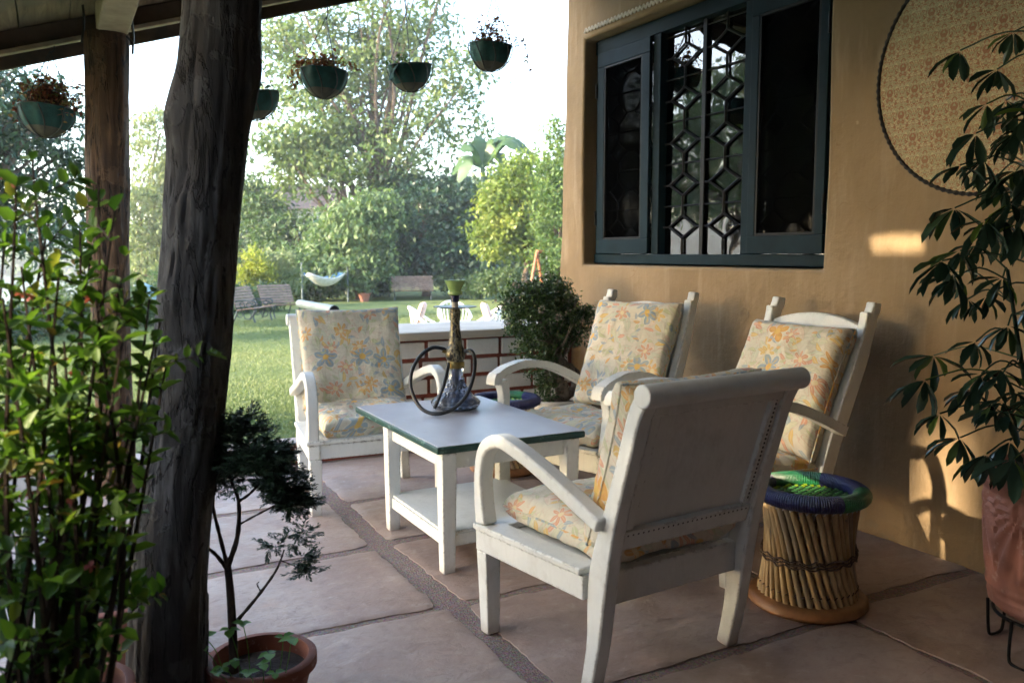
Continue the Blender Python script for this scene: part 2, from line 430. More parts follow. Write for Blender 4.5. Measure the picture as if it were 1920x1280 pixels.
def mat_bamboo():
    m, nt, b = new_mat('bamboo_cane')
    oi = nd(nt, 'ShaderNodeObjectInfo')
    p = tc(nt)
    q = vmth(nt, 'ADD', scalev(nt, p, (60, 60, 9)), nd(nt, 'ShaderNodeCombineXYZ', {0: mth(nt, 'MULTIPLY', oi.outputs['Random'], 50.0), 1: 0.0, 2: mth(nt, 'MULTIPLY', oi.outputs['Random'], 19.0)}).outputs[0])
    n = noise_t(nt, q, 1.0, 4)
    c = ramp(nt, n, [(0.3, (0.30, 0.185, 0.08)), (0.55, (0.44, 0.30, 0.14)), (0.75, (0.54, 0.41, 0.23))])
    c = mixc(nt, mth(nt, 'MULTIPLY', mth(nt, 'GREATER_THAN', oi.outputs['Random'], 0.85), 0.6), c, (0.20, 0.17, 0.13))
    c = mixc(nt, sstep(nt, noise_t(nt, vmth(nt, 'ADD', q, (7, 3, 1)), 0.7, 4), 0.64, 0.72), c, (0.12, 0.085, 0.05))
    setb(nt, b, Base_Color=c, Roughness=0.42)
    bump(nt, b, n, 0.2, 0.003)
    return m

def mat_grass_ground():
    m, nt, b = new_mat('lawn_turf')
    p = gpos(nt)
    n1 = noise_t(nt, p, 0.22, 4)
    n2 = noise_t(nt, p, 2.5, 5, 0.7)
    n3 = noise_t(nt, p, 60, 4, 0.7)
    c = ramp(nt, mth(nt, 'ADD', mth(nt, 'MULTIPLY', n1, 0.5), mth(nt, 'MULTIPLY', n2, 0.5)), [(0.35, (0.105, 0.145, 0.055)), (0.5, (0.145, 0.185, 0.07)), (0.65, (0.195, 0.22, 0.095))])
    c = mixc(nt, mth(nt, 'MULTIPLY', sstep(nt, n3, 0.35, 0.7), 0.4), c, (0.06, 0.10, 0.02))
    setb(nt, b, Base_Color=c, Roughness=0.85, Specular_IOR_Level=0.15)
    bump(nt, b, mth(nt, 'ADD', n3, mth(nt, 'MULTIPLY', n2, 0.6)), 0.9, 0.03)
    return m

def mat_plank():
    m, nt, b = new_mat('roof_plank_wood')
    oi = nd(nt, 'ShaderNodeObjectInfo')
    p = vmth(nt, 'ADD', gpos(nt), nd(nt, 'ShaderNodeCombineXYZ', {0: mth(nt, 'MULTIPLY', oi.outputs['Random'], 9.0), 1: mth(nt, 'MULTIPLY', oi.outputs['Random'], 27.0), 2: 0.0}).outputs[0])
    n1 = noise_t(nt, scalev(nt, p, (22, 2.0, 22)), 1.0, 5, 0.6, 0.7)
    n2 = noise_t(nt, p, 2.2, 4)
    c = ramp(nt, n1, [(0.3, (0.12, 0.085, 0.05)), (0.55, (0.27, 0.21, 0.135)), (0.75, (0.36, 0.29, 0.19))])
    c = mixc(nt, sstep(nt, n2, 0.45, 0.7), c, (0.17, 0.15, 0.12))
    kn = sstep(nt, nd(nt, 'ShaderNodeTexVoronoi', {'Vector': scalev(nt, p, (5, 2.2, 5)), 'Scale': 1.0}).outputs[0], 0.12, 0.05)
    c = mixc(nt, kn, c, (0.04, 0.028, 0.02))
    setb(nt, b, Base_Color=c, Roughness=0.75)
    bump(nt, b, n1, 0.4, 0.006)
    return m

def mat_terracotta(name, col, pat=False):
    m, nt, b = new_mat(name)
    p = tc(nt)
    n1 = noise_t(nt, p, 6, 5, 0.6); n2 = noise_t(nt, p, 30, 4, 0.7)
    c = ramp(nt, n1, [(0.3, tuple(x * 0.7 for x in col)), (0.7, col)])
    c = mixc(nt, mth(nt, 'MULTIPLY', sstep(nt, n2, 0.58, 0.68), 0.35), c, (0.46, 0.33, 0.28))
    if pat:
        z = nd(nt, 'ShaderNodeSeparateXYZ', {0: p}).outputs[2]
        c = mixc(nt, mth(nt, 'MULTIPLY', sstep(nt, mth(nt, 'ADD', z, mth(nt, 'MULTIPLY', n1, 0.2)), 0.24, 0.10), 0.55), c, (0.13, 0.075, 0.075))
    setb(nt, b, Base_Color=c, Roughness=0.7)
    bump(nt, b, mth(nt, 'ADD', n2, n1), 0.25, 0.005)
    return m

def mat_water():
    m, nt, b = new_mat('lake_water')
    p = gpos(nt)
    setb(nt, b, Base_Color=(0.20, 0.23, 0.24), Roughness=0.12, IOR=1.33, Specular_IOR_Level=0.8, Metallic=0.6)
    bump(nt, b, noise_t(nt, scalev(nt, p, (0.3, 0.9, 1)), 1.0, 4), 0.12, 0.2)
    return m

def mat_tabletop():
    m, nt, b = new_mat('grey_table_paint')
    p = tc(nt)
    n1 = noise_t(nt, scalev(nt, p, (14, 3, 1)), 1.0, 5, 0.6); n2 = noise_t(nt, p, 5, 4)
    c = ramp(nt, mth(nt, 'ADD', mth(nt, 'MULTIPLY', n1, 0.5), mth(nt, 'MULTIPLY', n2, 0.5)), [(0.35, (0.46, 0.465, 0.51)), (0.6, (0.57, 0.58, 0.63)), (0.75, (0.65, 0.66, 0.70))])
    c = mixc(nt, mth(nt, 'MULTIPLY', sstep(nt, noise_t(nt, p, 24, 4, 0.7), 0.62, 0.7), 0.4), c, (0.34, 0.33, 0.34))
    setb(nt, b, Base_Color=c, Roughness=ramp(nt, n1, [(0.3, 0.28), (0.7, 0.42)]))
    bump(nt, b, n1, 0.12, 0.003)
    return m

def mat_green_edge():
    m, nt, b = new_mat('green_edge_paint')
    p = tc(nt)
    n = noise_t(nt, scalev(nt, p, (18, 18, 40)), 1.0, 4, 0.7)
    c = mixc(nt, sstep(nt, n, 0.55, 0.66), (0.008, 0.055, 0.045), (0.14, 0.26, 0.22))
    setb(nt, b, Base_Color=c, Roughness=0.4)
    bump(nt, b, n, 0.3, 0.003)
    return m

M = {}
def init_mats():
    M['adobe'] = mat_adobe()
    M['white'] = mat_white_paint()
    M['white2'] = mat_white_paint('white_brick_paint', (0.70, 0.69, 0.66), 0.25)
    M['floral'] = mat_floral()
    M['damask'] = mat_damask()
    M['stone'] = mat_stone()
    M['mortar'] = mat_mortar()
    M['turf'] = mat_grass_ground()
    M['plank'] = mat_plank()
    M['beam'] = simple('dark_beam_wood', (0.085, 0.055, 0.038), 0.75, 0.35, 9)
    M['beam_light'] = simple('weathered_beam_wood', (0.36, 0.30, 0.22), 0.8, 0.25, 9)
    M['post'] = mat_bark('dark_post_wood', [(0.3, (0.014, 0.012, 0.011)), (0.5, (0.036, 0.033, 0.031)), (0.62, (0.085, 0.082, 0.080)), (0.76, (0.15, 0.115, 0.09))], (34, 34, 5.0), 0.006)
    M['post2'] = mat_bark('brown_post_wood', [(0.3, (0.03, 0.018, 0.012)), (0.5, (0.085, 0.048, 0.028)), (0.65, (0.19, 0.11, 0.06)), (0.78, (0.30, 0.25, 0.2))], (34, 34, 2.4), 0.008)
    M['bark'] = mat_bark('tree_bark', [(0.3, (0.05, 0.035, 0.025)), (0.6, (0.14, 0.10, 0.07)), (0.8, (0.25, 0.2, 0.16))])
    M['bark_dark'] = mat_bark('shrub_bark', [(0.3, (0.018, 0.011, 0.007)), (0.6, (0.06, 0.036, 0.022)), (0.8, (0.12, 0.08, 0.05))], (60, 60, 20), 0.003)
    M['bark_pale'] = mat_bark('pale_bark', [(0.3, (0.10, 0.08, 0.06)), (0.6, (0.24, 0.20, 0.15)), (0.8, (0.38, 0.32, 0.26))], (40, 40, 14), 0.006)
    M['window'] = simple('teal_window_paint', (0.004, 0.016, 0.024), 0.55, 0.25, 8, bmp=0.1)
    M['window'].node_tree.nodes['Principled BSDF'].inputs['Specular IOR Level'].default_value = 0.1
    M['iron'] = simple('black_iron', (0.008, 0.008, 0.009), 0.45, 0.2, 20)
    M['iron'].node_tree.nodes['Principled BSDF'].inputs['Specular IOR Level'].default_value = 0.15
    M['glass'] = mat_glass_pane()
    M['screen'] = mat_mesh_screen()
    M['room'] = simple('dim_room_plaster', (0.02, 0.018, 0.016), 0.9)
    M['curtain'] = simple('brown_curtain', (0.045, 0.03, 0.022), 0.9, 0.3, 6)
    M['trimwhite'] = simple('white_line_paint', (0.72, 0.66, 0.58), 0.8)
    M['cord'] = simple('black_braid', (0.018, 0.015, 0.014), 0.7, 0.3, 40)
    M['tabletop'] = mat_tabletop()
    M['green_edge'] = mat_green_edge()
    M['vase'] = mat_vase()
    M['stem'] = mat_stem()
    M['brass'] = simple('dull_brass', (0.19, 0.14, 0.05), 0.32, 0.3, 30, 0.85)
    M['navy'] = simple('navy_ring', (0.012, 0.012, 0.06), 0.35)
    M['bowlgreen'] = simple('pale_green_glaze', (0.27, 0.40, 0.12), 0.25, 0.12, 14, bmp=0.1)
    M['tray'] = simple('steel_tray', (0.10, 0.115, 0.17), 0.28, 0.15, 20, 0.7)
    M['hose'] = simple('black_rubber', (0.012, 0.012, 0.014), 0.32, 0.2, 20, bmp=0.05)
    M['bamboo'] = mat_bamboo()
    M['rope_blue'] = mat_rope('blue_plastic_cord', (0.028, 0.034, 0.19))
    M['rope_green'] = mat_rope('green_plastic_cord', (0.02, 0.27, 0.095))
    M['weave_green'] = simple('green_strap', (0.10, 0.34, 0.11), 0.35, 0.3, 30)
    M['weave_navy'] = simple('navy_strap', (0.015, 0.02, 0.05), 0.4, 0.3, 30)
    M['weave_lime'] = simple('lime_strap', (0.30, 0.46, 0.03), 0.35, 0.2, 30)
    M['twine'] = simple('brown_twine', (0.10, 0.065, 0.045), 0.8, 0.3, 60)
    M['tyre'] = simple('brown_base_rubber', (0.24, 0.105, 0.035), 0.5, 0.35, 14)
    M['terra'] = mat_terracotta('terracotta', (0.31, 0.120, 0.080), True)
    M['plastic_pot'] = mat_terracotta('brown_plastic_pot', (0.22, 0.06, 0.028))
    M['white_pot'] = simple('white_pot_plastic', (0.62, 0.60, 0.56), 0.5, 0.1, 8)
    M['soil'] = simple('soil', (0.03, 0.02, 0.014), 0.95, 0.5, 40, bmp=0.8, bdist=0.01)
    M['redjoint'] = simple('red_joint_paint', (0.20, 0.045, 0.024), 0.75, 0.3, 30)
    M['slab'] = simple('cement_slab', (0.50, 0.44, 0.36), 0.7, 0.12, 6)
    M['cream'] = simple('cream_plaster', (0.50, 0.37, 0.20), 0.8, 0.15, 6)
    M['net'] = simple('green_shade_net', (0.007, 0.058, 0.054), 0.8, 0.4, 20, bmp=0.5, bscale=120)
    M['coco'] = simple('pot_bottom', (0.085, 0.078, 0.062), 0.85, 0.3, 12)
    M['wire'] = simple('dark_wire', (0.03, 0.028, 0.026), 0.5, 0.2, 20)
    M['cable'] = simple('white_cable', (0.55, 0.55, 0.57), 0.4, 0.1, 20)
    M['water'] = mat_water()
    M['hill'] = simple('hill_wood', (0.045, 0.07, 0.04), 0.95, 0.3, 0.02, bmp=0)
    M['slatwood'] = simple('bench_slat_wood', (0.19, 0.12, 0.085), 0.6, 0.25, 8)
    M['castiron'] = simple('dark_cast_iron', (0.03, 0.045, 0.045), 0.5, 0.2, 8)
    M['galv'] = simple('galvanised_steel', (0.10, 0.13, 0.145), 0.5, 0.15, 10, 0.5)
    M['rust'] = simple('rusty_paint', (0.30, 0.11, 0.05), 0.7, 0.3, 10)
    M['hamwhite'] = simple('white_hammock_cloth', (0.62, 0.62, 0.62), 0.9)
    M['hamblue'] = simple('blue_hammock_cloth', (0.10, 0.24, 0.42), 0.9)
    M['cane'] = simple('white_cane', (0.72, 0.71, 0.70), 0.5, 0.08, 20)
    M['pinkcush'] = simple('faded_pink_cloth', (0.55, 0.38, 0.33), 0.9, 0.3, 30)
    M['farwhite'] = simple('white_building', (0.62, 0.60, 0.58), 0.8)
    L = mat_leaf
    M['leaf_big'] = L('big_tree_leaf', [(0.0, (0.055, 0.095, 0.034)), (0.5, (0.105, 0.155, 0.055)), (1.0, (0.19, 0.23, 0.085))], 0.4, 0.5, 0.4, 0.5)
    M['leaf_pale'] = L('pale_tree_leaf', [(0.0, (0.11, 0.15, 0.07)), (0.5, (0.18, 0.22, 0.10)), (1.0, (0.27, 0.29, 0.13))], 0.4, 0.6, 0.4, 0.6)
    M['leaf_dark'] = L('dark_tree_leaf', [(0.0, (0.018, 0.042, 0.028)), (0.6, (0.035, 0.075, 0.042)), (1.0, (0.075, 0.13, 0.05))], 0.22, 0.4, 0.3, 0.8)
    M['leaf_mid'] = L('mid_tree_leaf', [(0.0, (0.032, 0.065, 0.028)), (0.5, (0.060, 0.105, 0.040)), (1.0, (0.11, 0.16, 0.055))], 0.35, 0.5, 0.4, 0.7)
    M['leaf_fresh'] = L('fresh_tree_leaf', [(0.0, (0.06, 0.105, 0.04)), (0.5, (0.105, 0.165, 0.065)), (1.0, (0.17, 0.23, 0.10))], 0.4, 0.5, 0.4, 0.7)
    M['leaf_yellow'] = L('yellow_green_leaf', [(0.0, (0.09, 0.14, 0.03)), (0.5, (0.16, 0.22, 0.045)), (1.0, (0.32, 0.34, 0.07))], 0.4, 0.5, 0.45, 1.2)
    M['leaf_gold'] = L('golden_bush_leaf', [(0.0, (0.16, 0.20, 0.03)), (0.5, (0.29, 0.32, 0.045)), (1.0, (0.42, 0.43, 0.08))], 0.45, 0.5)
    M['leaf_conifer'] = L('conifer_leaf', [(0.0, (0.05, 0.095, 0.025)), (0.6, (0.10, 0.165, 0.04)), (1.0, (0.17, 0.23, 0.06))], 0.35, 0.6, 0.4, 1.2)
    M['leaf_banana'] = L('banana_leaf', [(0.0, (0.035, 0.075, 0.032)), (1.0, (0.06, 0.11, 0.045))], 0.25, 0.4)
    M['leaf_box'] = L('boxwood_leaf', [(0.0, (0.024, 0.052, 0.016)), (0.6, (0.048, 0.095, 0.026)), (1.0, (0.11, 0.16, 0.05))], 0.2, 0.3)
    M['leaf_shrub'] = L('bright_shrub_leaf', [(0.0, (0.035, 0.085, 0.012)), (0.5, (0.085, 0.17, 0.02)), (0.9, (0.17, 0.28, 0.035)), (0.97, (0.26, 0.26, 0.04)), (1.0, (0.20, 0.10, 0.03))], 0.45, 0.5)
    M['leaf_lily'] = L('long_dark_leaf', [(0.0, (0.012, 0.03, 0.012)), (1.0, (0.03, 0.07, 0.02))], 0.25, 0.35)
    M['leaf_schef'] = L('umbrella_plant_leaf', [(0.0, (0.016, 0.038, 0.028)), (0.85, (0.034, 0.066, 0.046)), (1.0, (0.09, 0.15, 0.03))], 0.14, 0.16)
    M['leaf_pine'] = L('bonsai_needle', [(0.0, (0.014, 0.036, 0.022)), (1.0, (0.045, 0.092, 0.045))], 0.15, 0.5)
    M['leaf_red'] = L('dry_red_leaf', [(0.0, (0.07, 0.02, 0.015)), (0.4, (0.20, 0.05, 0.025)), (0.75, (0.26, 0.12, 0.04)), (1.0, (0.16, 0.18, 0.05))], 0.35, 0.6)
    M['leaf_oxalis'] = L('clover_leaf', [(0.0, (0.06, 0.16, 0.02)), (1.0, (0.12, 0.26, 0.04))], 0.35, 0.5)
    M['pinkflower'] = L('pink_petal', [(0.0, (0.45, 0.10, 0.10)), (1.0, (0.62, 0.22, 0.2))], 0.3, 0.6)
    M['greyhead'] = L('dry_flower_head', [(0.0, (0.22, 0.20, 0.20)), (1.0, (0.45, 0.36, 0.30))], 0.3, 0.7)
    M['grass'] = L('grass_blade', [(0.0, (0.11, 0.15, 0.06)), (0.5, (0.15, 0.19, 0.075)), (1.0, (0.215, 0.235, 0.105))], 0.3, 0.6, 0.65, 0.45)
init_mats()

# ------------------------------------------------------------------ mesh helpers
class MB:
    def __init__(s):
        s.v = []; s.f = []
    def add(s, vs, fs, mat=None):
        o = len(s.v)
        if mat is not None: vs = [mat @ Vector(p) for p in vs]
        s.v += [tuple(p) for p in vs]
        s.f += [tuple(i + o for i in f) for f in fs]
        return s
    def box(s, c, d, rot=None, mat=None):
        h = [x / 2 for x in d]
        vs = [Vector((x, y, z)) for x in (-h[0], h[0]) for y in (-h[1], h[1]) for z in (-h[2], h[2])]
        if rot is not None: vs = [rot @ p for p in vs]
        vs = [p + Vector(c) for p in vs]
        return s.add(vs, [(0, 1, 3, 2), (4, 6, 7, 5), (0, 4, 5, 1), (2, 3, 7, 6), (0, 2, 6, 4), (1, 5, 7, 3)], mat)
    def tube(s, path, rad, n=8, cap=True, mat=None):
        path = [Vector(p) for p in path]
        if isinstance(rad, (int, float)): rad = [rad] * len(path)
        vs = []; fs = []
        ref = None
        for i, p in enumerate(path):
            t = (path[min(i + 1, len(path) - 1)] - path[max(i - 1, 0)])
            t = t.normalized() if t.length > 1e-9 else Vector((0, 0, 1))
            if ref is None:
                ref = Vector((1, 0, 0)) if abs(t.x) < 0.9 else Vector((0, 1, 0))
            ref = (ref - t * ref.dot(t)).normalized()
            b = t.cross(ref)
            for k in range(n):
                a = 2 * math.pi * k / n
                vs.append(p + (ref * math.cos(a) + b * math.sin(a)) * rad[i])
        for i in range(len(path) - 1):
            for k in range(n):
                k2 = (k + 1) % n
                fs.append((i * n + k, i * n + k2, (i + 1) * n + k2, (i + 1) * n + k))
        if cap:
            fs.append(tuple(range(n - 1, -1, -1)))
            fs.append(tuple((len(path) - 1) * n + k for k in range(n)))
        return s.add(vs, fs, mat)
    def lathe(s, prof, n=32, mat=None, a0=0.0, a1=2 * math.pi, mod=None):
        full = abs(a1 - a0 - 2 * math.pi) < 1e-6
        vs = []; fs = []
        m = n if full else n + 1
        for (r, z) in prof:
            for k in range(m):
                a = a0 + (a1 - a0) * k / n
                q = r if mod is None else mod(r, z, a)
                vs.append((q * math.cos(a), q * math.sin(a), z))
        for i in range(len(prof) - 1):
            for k in range(n):
                k2 = (k + 1) % m
                fs.append((i * m + k, i * m + k2, (i + 1) * m + k2, (i + 1) * m + k))
        return s.add(vs, fs, mat)
    def band(s, path, w, t):
        """rectangular bar swept along path of (x, y, z); width w along x, thickness t in the yz plane"""
        n = len(path)
        if isinstance(t, (int, float)): t = [t] * n
        if isinstance(w, (int, float)): w = [w] * n
        vs = []; fs = []
        for i, (x, y, z) in enumerate(path):
            a = path[max(i - 1, 0)]; b = path[min(i + 1, n - 1)]
            ty, tz = b[1] - a[1], b[2] - a[2]
            l = math.hypot(ty, tz) or 1
            ny, nz = -tz / l, ty / l
            for sx, sn in ((-1, -1), (1, -1), (1, 1), (-1, 1)):
                vs.append((x + sx * w[i] / 2, y + sn * ny * t[i] / 2, z + sn * nz * t[i] / 2))
        for i in range(n - 1):
            for k in range(4):
                k2 = (k + 1) % 4
                fs.append((i * 4 + k, i * 4 + k2, (i + 1) * 4 + k2, (i + 1) * 4 + k))
        fs.append((3, 2, 1, 0)); fs.append(tuple((n - 1) * 4 + k for k in range(4)))
        return s.add(vs, fs)
    def prism(s, poly, z0, z1, mat=None):
        n = len(poly)
        vs = [(x, y, z0) for x, y in poly] + [(x, y, z1) for x, y in poly]
        fs = [tuple(range(n - 1, -1, -1)), tuple(range(n, 2 * n))]
        fs += [(k, (k + 1) % n, n + (k + 1) % n, n + k) for k in range(n)]
        return s.add(vs, fs, mat)
    def mesh(s, name, mat, smooth=None):
        me = bpy.data.meshes.new(name)
        me.from_pydata(s.v, [], s.f)
        bm = bmesh.new(); bm.from_mesh(me)
        bmesh.ops.recalc_face_normals(bm, faces=bm.faces)
        bm.to_mesh(me); bm.free()
        me.materials.append(M[mat] if isinstance(mat, str) else mat)
        if smooth is not None:
            me.shade_smooth()
            me.set_sharp_from_angle(angle=R(smooth))
        return me
    def obj(s, name, mat, parent=None, smooth=None, bevel=0, seg=2):
        return mk(name, s.mesh(name, mat, smooth), parent, bevel, seg)

def mk(name, me, parent=None, bevel=0, seg=2):
    o = bpy.data.objects.new(name, me)
    COL.objects.link(o)
    if parent is not None: o.parent = parent
    if bevel:
        b = o.modifiers.new('bevel', 'BEVEL')
        b.width = bevel; b.segments = seg; b.limit_method = 'ANGLE'; b.angle_limit = R(35)
        b.harden_normals = False
    return o

def thing(name, label, cat, loc=(0, 0, 0), rz=0.0, group=None):
    o = bpy.data.objects.new(name, None)
    COL.objects.link(o)
    o.location = loc; o.rotation_euler = (0, 0, rz)
    o.empty_display_size = 0.1
    return tag(o, label, cat, group)

def tag(o, label, cat, group=None, kind=None):
    o['label'] = label; o['category'] = cat
    if group: o['group'] = group
    if kind: o['kind'] = kind
    return o

def dup(o, parent=None):
    c = o.copy(); COL.objects.link(c)
    c.parent = parent
    for ch in list(o.children): dup(ch, c)
    return c

def struct(o):
    o['kind'] = 'structure'; return o

def spline(pts, n=8):
    """Catmull-Rom through pts"""
    pts = [Vector(p) for p in pts]
    P = [pts[0] * 2 - pts[1]] + pts + [pts[-1] * 2 - pts[-2]]
    out = []
    for i in range(1, len(P) - 2):
        for k in range(n):
            t = k / n
            a, b, c, d = P[i - 1], P[i], P[i + 1], P[i + 2]
            out.append(0.5 * ((2 * b) + (c - a) * t + (2 * a - 5 * b + 4 * c - d) * t * t + (3 * b - a - 3 * c + d) * t ** 3))
    out.append(pts[-1])
    return out

# leaf templates: (along, side, normal)
T_DIAMOND = (np.array([(0, 0, 0), (0.45, 0.5, 0.06), (1, 0, -0.05), (0.45, -0.5, 0.06)], float), np.array([(0, 1, 2, 3)]))
T_LEAF = (np.array([(0, 0, 0), (0.28, 0.42, 0.10), (0.68, 0.40, 0.06), (1, 0, -0.16), (0.68, -0.40, 0.06), (0.28, -0.42, 0.10)], float), np.array([(0, 1, 2, 3), (0, 3, 4, 5)]))
T_LONG = (np.array([(0, 0, 0), (0.25, 0.26, 0.05), (0.60, 0.5, 0.05), (0.87, 0.38, -0.05), (1, 0, -0.16), (0.87, -0.38, -0.05), (0.60, -0.5, 0.05), (0.25, -0.26, 0.05), (0.60, 0, -0.02)], float),
          np.array([(0, 1, 2, 8), (8, 2, 3, 4), (8, 4, 5, 6), (0, 8, 6, 7)]))

def leaf_mesh(name, P, D, Nn, L, Wd, mat, tmpl=T_DIAMOND):
    tv, tf = tmpl
    P = np.asarray(P, float); D = np.asarray(D, float); Nn = np.asarray(Nn, float)
    D = D / (np.linalg.norm(D, axis=1, keepdims=True) + 1e-9)
    Sd = np.cross(Nn, D); Sd /= (np.linalg.norm(Sd, axis=1, keepdims=True) + 1e-9)
    Nn = np.cross(D, Sd)
    L = np.broadcast_to(np.asarray(L, float), (len(P),)); Wd = np.broadcast_to(np.asarray(Wd, float), (len(P),))
    k = len(tv)
    V = (P[:, None, :] + tv[None, :, 0, None] * (D * L[:, None])[:, None, :] + tv[None, :, 1, None] * (Sd * Wd[:, None])[:, None, :]
         + tv[None, :, 2, None] * (Nn * L[:, None])[:, None, :]).reshape(-1, 3)
    F = (tf[None, :, :] + (np.arange(len(P)) * k)[:, None, None]).reshape(-1, tf.shape[1])
    return np_mesh(name, V, F, mat)

def np_mesh(name, V, F, mat, smooth=False):
    me = bpy.data.meshes.new(name)
    nf, fs = F.shape
    me.vertices.add(len(V)); me.vertices.foreach_set('co', V.astype(np.float32).ravel())
    me.loops.add(nf * fs); me.loops.foreach_set('vertex_index', F.astype(np.int32).ravel())
    me.polygons.add(nf)
    me.polygons.foreach_set('loop_start', (np.arange(nf) * fs).astype(np.int32))
    me.polygons.foreach_set('loop_total', np.full(nf, fs, np.int32))
    me.materials.append(M[mat])
    me.update(calc_edges=True)
    if smooth: me.shade_smooth()
    return me

def unit(n):
    v = rng.normal(size=(n, 3))
    return v / np.linalg.norm(v, axis=1, keepdims=True)

def crown_points(lobes, nclump, per, sig, shell=0.6):
    """leaf positions: clumps spread through ellipsoid lobes [(centre, radii, weight)]"""
    ws = np.array([l[2] for l in lobes], float); ws /= ws.sum()
    idx = rng.choice(len(lobes), nclump, p=ws)
    c = np.array([l[0] for l in lobes], float)[idx]; r = np.array([l[1] for l in lobes], float)[idx]
    u = unit(nclump); rad = rng.random(nclump) ** (1 / 3)
    rad = shell * np.maximum(rad, 0.55 + 0.45 * rng.random(nclump)) + (1 - shell) * rad
    cc = c + u * r * rad[:, None]
    cs = sig * (0.6 + 0.8 * rng.random(nclump))
    pts = np.repeat(cc, per, 0) + rng.normal(size=(nclump * per, 3)) * np.repeat(cs, per)[:, None] * np.array([1, 1, 0.6])
    return cc, pts

def crown_mesh(name, lobes, nclump, per, sig, leaf, wid, mat, droop=0.3, tmpl=T_DIAMOND, shell=0.6, holes=None):
    cc, pts = crown_points(lobes, nclump, per, sig, shell)
    if holes:
        for (o, d, r) in holes:
            o = np.array(o); d = np.array(d) / np.linalg.norm(d)
            q = pts - o; t = q @ d
            pts = pts[np.linalg.norm(q - t[:, None] * d, axis=1) > r]
    n = len(pts)
    D = unit(n); D[:, 2] -= droop
    N = unit(n) * 0.8; N[:, 2] += 0.8
    s = 0.6 + 0.8 * rng.random(n)
    return cc, leaf_mesh(name, pts, D, N, leaf * s, wid * s, mat, tmpl)

def limbs(base, top, tips, r0, bend=0.15, n=7, seed=1, fork=(0.35, 0.85)):
    """trunk from base to top with limbs running to the tips"""
    rr = random.Random(seed)
    mb = MB()
    base = Vector(base); top = Vector(top)
    mid = (base + top) / 2 + Vector((rr.uniform(-1, 1), rr.uniform(-1, 1), 0)) * bend * (top - base).length
    tr = spline([base, base.lerp(mid, 0.5) + Vector((rr.uniform(-.03, .03), rr.uniform(-.03, .03), 0)), mid, top], 6)
    k = len(tr)
    rad = [r0 * (1.25 if i == 0 else 1) * (1 - 0.8 * i / (k - 1)) for i in range(k)]
    mb.tube(tr, rad, n)
    for t in tips:
        t = Vector(t)
        i = int((fork[0] + (fork[1] - fork[0]) * rr.random()) * (k - 1))
        s = tr[i]
        m = s.lerp(t, 0.5) + Vector((rr.uniform(-1, 1), rr.uniform(-1, 1), rr.uniform(0, 1))) * 0.12 * (t - s).length
        p = spline([s, m, t], 5)
        mb.tube(p, [max(rad[i] * 0.55 * (1 - 0.85 * j / (len(p) - 1)), 0.006) for j in range(len(p))], 5)
    return mb

exec_parts = True

# ------------------------------------------------------------------ ground, lake, hills
LAWN = -0.15
def ground_z(x, y):
    edge = 19.5 + 22 * min(1, max(0, (x - 0.5) / 6.0)) - 9 * min(1, max(0, (-x - 4) / 20.0))
    k = min(1, max(0, (y - edge) / 9.0)); k = k * k * (3 - 2 * k)
    z = LAWN - 4.2 * k
    far = min(1, max(0, (y - 168) / 200.0))
    z += far * 6.0
    if 6 < y < edge: z += 0.03 * noise.noise(Vector((x * 0.25, y * 0.25, 0)))
    return z

def build_ground():
    xs = sorted(set([-330, -260, -180, -120, -80, -55, -40, -30] + [-24 + i * 1.0 for i in range(60)] + [40, 50, 65, 90, 130, 200, 320, 400]))
    ys = sorted(set([-60, -30, -15, -8, -4] + [i * 0.8 for i in range(0, 70)] + [60, 68, 80, 100, 130, 160, 175, 200, 250, 320, 380]))
    V = np.array([(x, y, ground_z(x, y)) for y in ys for x in xs]); nx = len(xs)
    F = np.array([(j * nx + i, j * nx + i + 1, (j + 1) * nx + i + 1, (j + 1) * nx + i) for j in range(len(ys) - 1) for i in range(nx - 1)])
    struct(mk('lawn_ground', np_mesh('lawn_ground', V, F, 'turf', True)))
    mb = MB(); mb.add([(-320, 22, -2.6), (300, 22, -2.6), (300, 172, -2.6), (-320, 172, -2.6)], [(0, 1, 2, 3)])
    struct(mb.obj('lake_water', 'water'))
    for name, y0, base, amp, sd, x0, x1 in (('near_hill', 225, 7, 7, 3.3, -250, 300), ('far_hill', 300, 16, 9, 9.1, -300, 380)):
        n, mrow = 120, 8
        V = []
        for j in range(mrow):
            t = j / (mrow - 1)
            for i in range(n):
                x = x0 + (x1 - x0) * i / (n - 1)
                h = base + amp * (0.5 + 0.9 * noise.noise(Vector((x * 0.011 + sd, sd, 0)))) + 1.2 * noise.noise(Vector((x * 0.05, sd, 3)))
                h += 0.5 * noise.noise(Vector((x * 0.21, t * 9, sd)))
                V.append((x, y0 + t * 60, -3 + h * math.sin(t * math.pi / 2)))
        F = np.array([(j * n + i, j * n + i + 1, (j + 1) * n + i + 1, (j + 1) * n + i) for j in range(mrow - 1) for i in range(n - 1)])
        struct(mk(name, np_mesh(name, np.array(V), F, 'hill', True)))
    # mown grass blades on the part of the lawn near enough to show them
    n = 210000
    y = 5.5 + 13.5 * rng.random(n) ** 1.6
    x = -0.9 + (y * 0.62 + 1.6) * rng.random(n)
    P = np.stack([x, y, np.full(n, LAWN + 0.0)], 1)
    D = rng.normal(size=(n, 3)) * 0.45; D[:, 2] = 1
    N = unit(n); N[:, 2] *= 0.2
    hgt = (0.013 + 0.015 * rng.random(n)) * (1 + 0.03 * y)
    tm = (np.array([(0, -0.5, 0), (0, 0.5, 0), (1, 0, 0.25)], float), np.array([(0, 1, 2)]))
    g = mk('lawn_grass', leaf_mesh('lawn_grass', P, D, N, hgt, 0.006 + 0.0007 * y, 'grass', tm))
    tag(g, 'short mown green grass of the lawn beyond the patio', 'grass', kind='stuff')
build_ground()

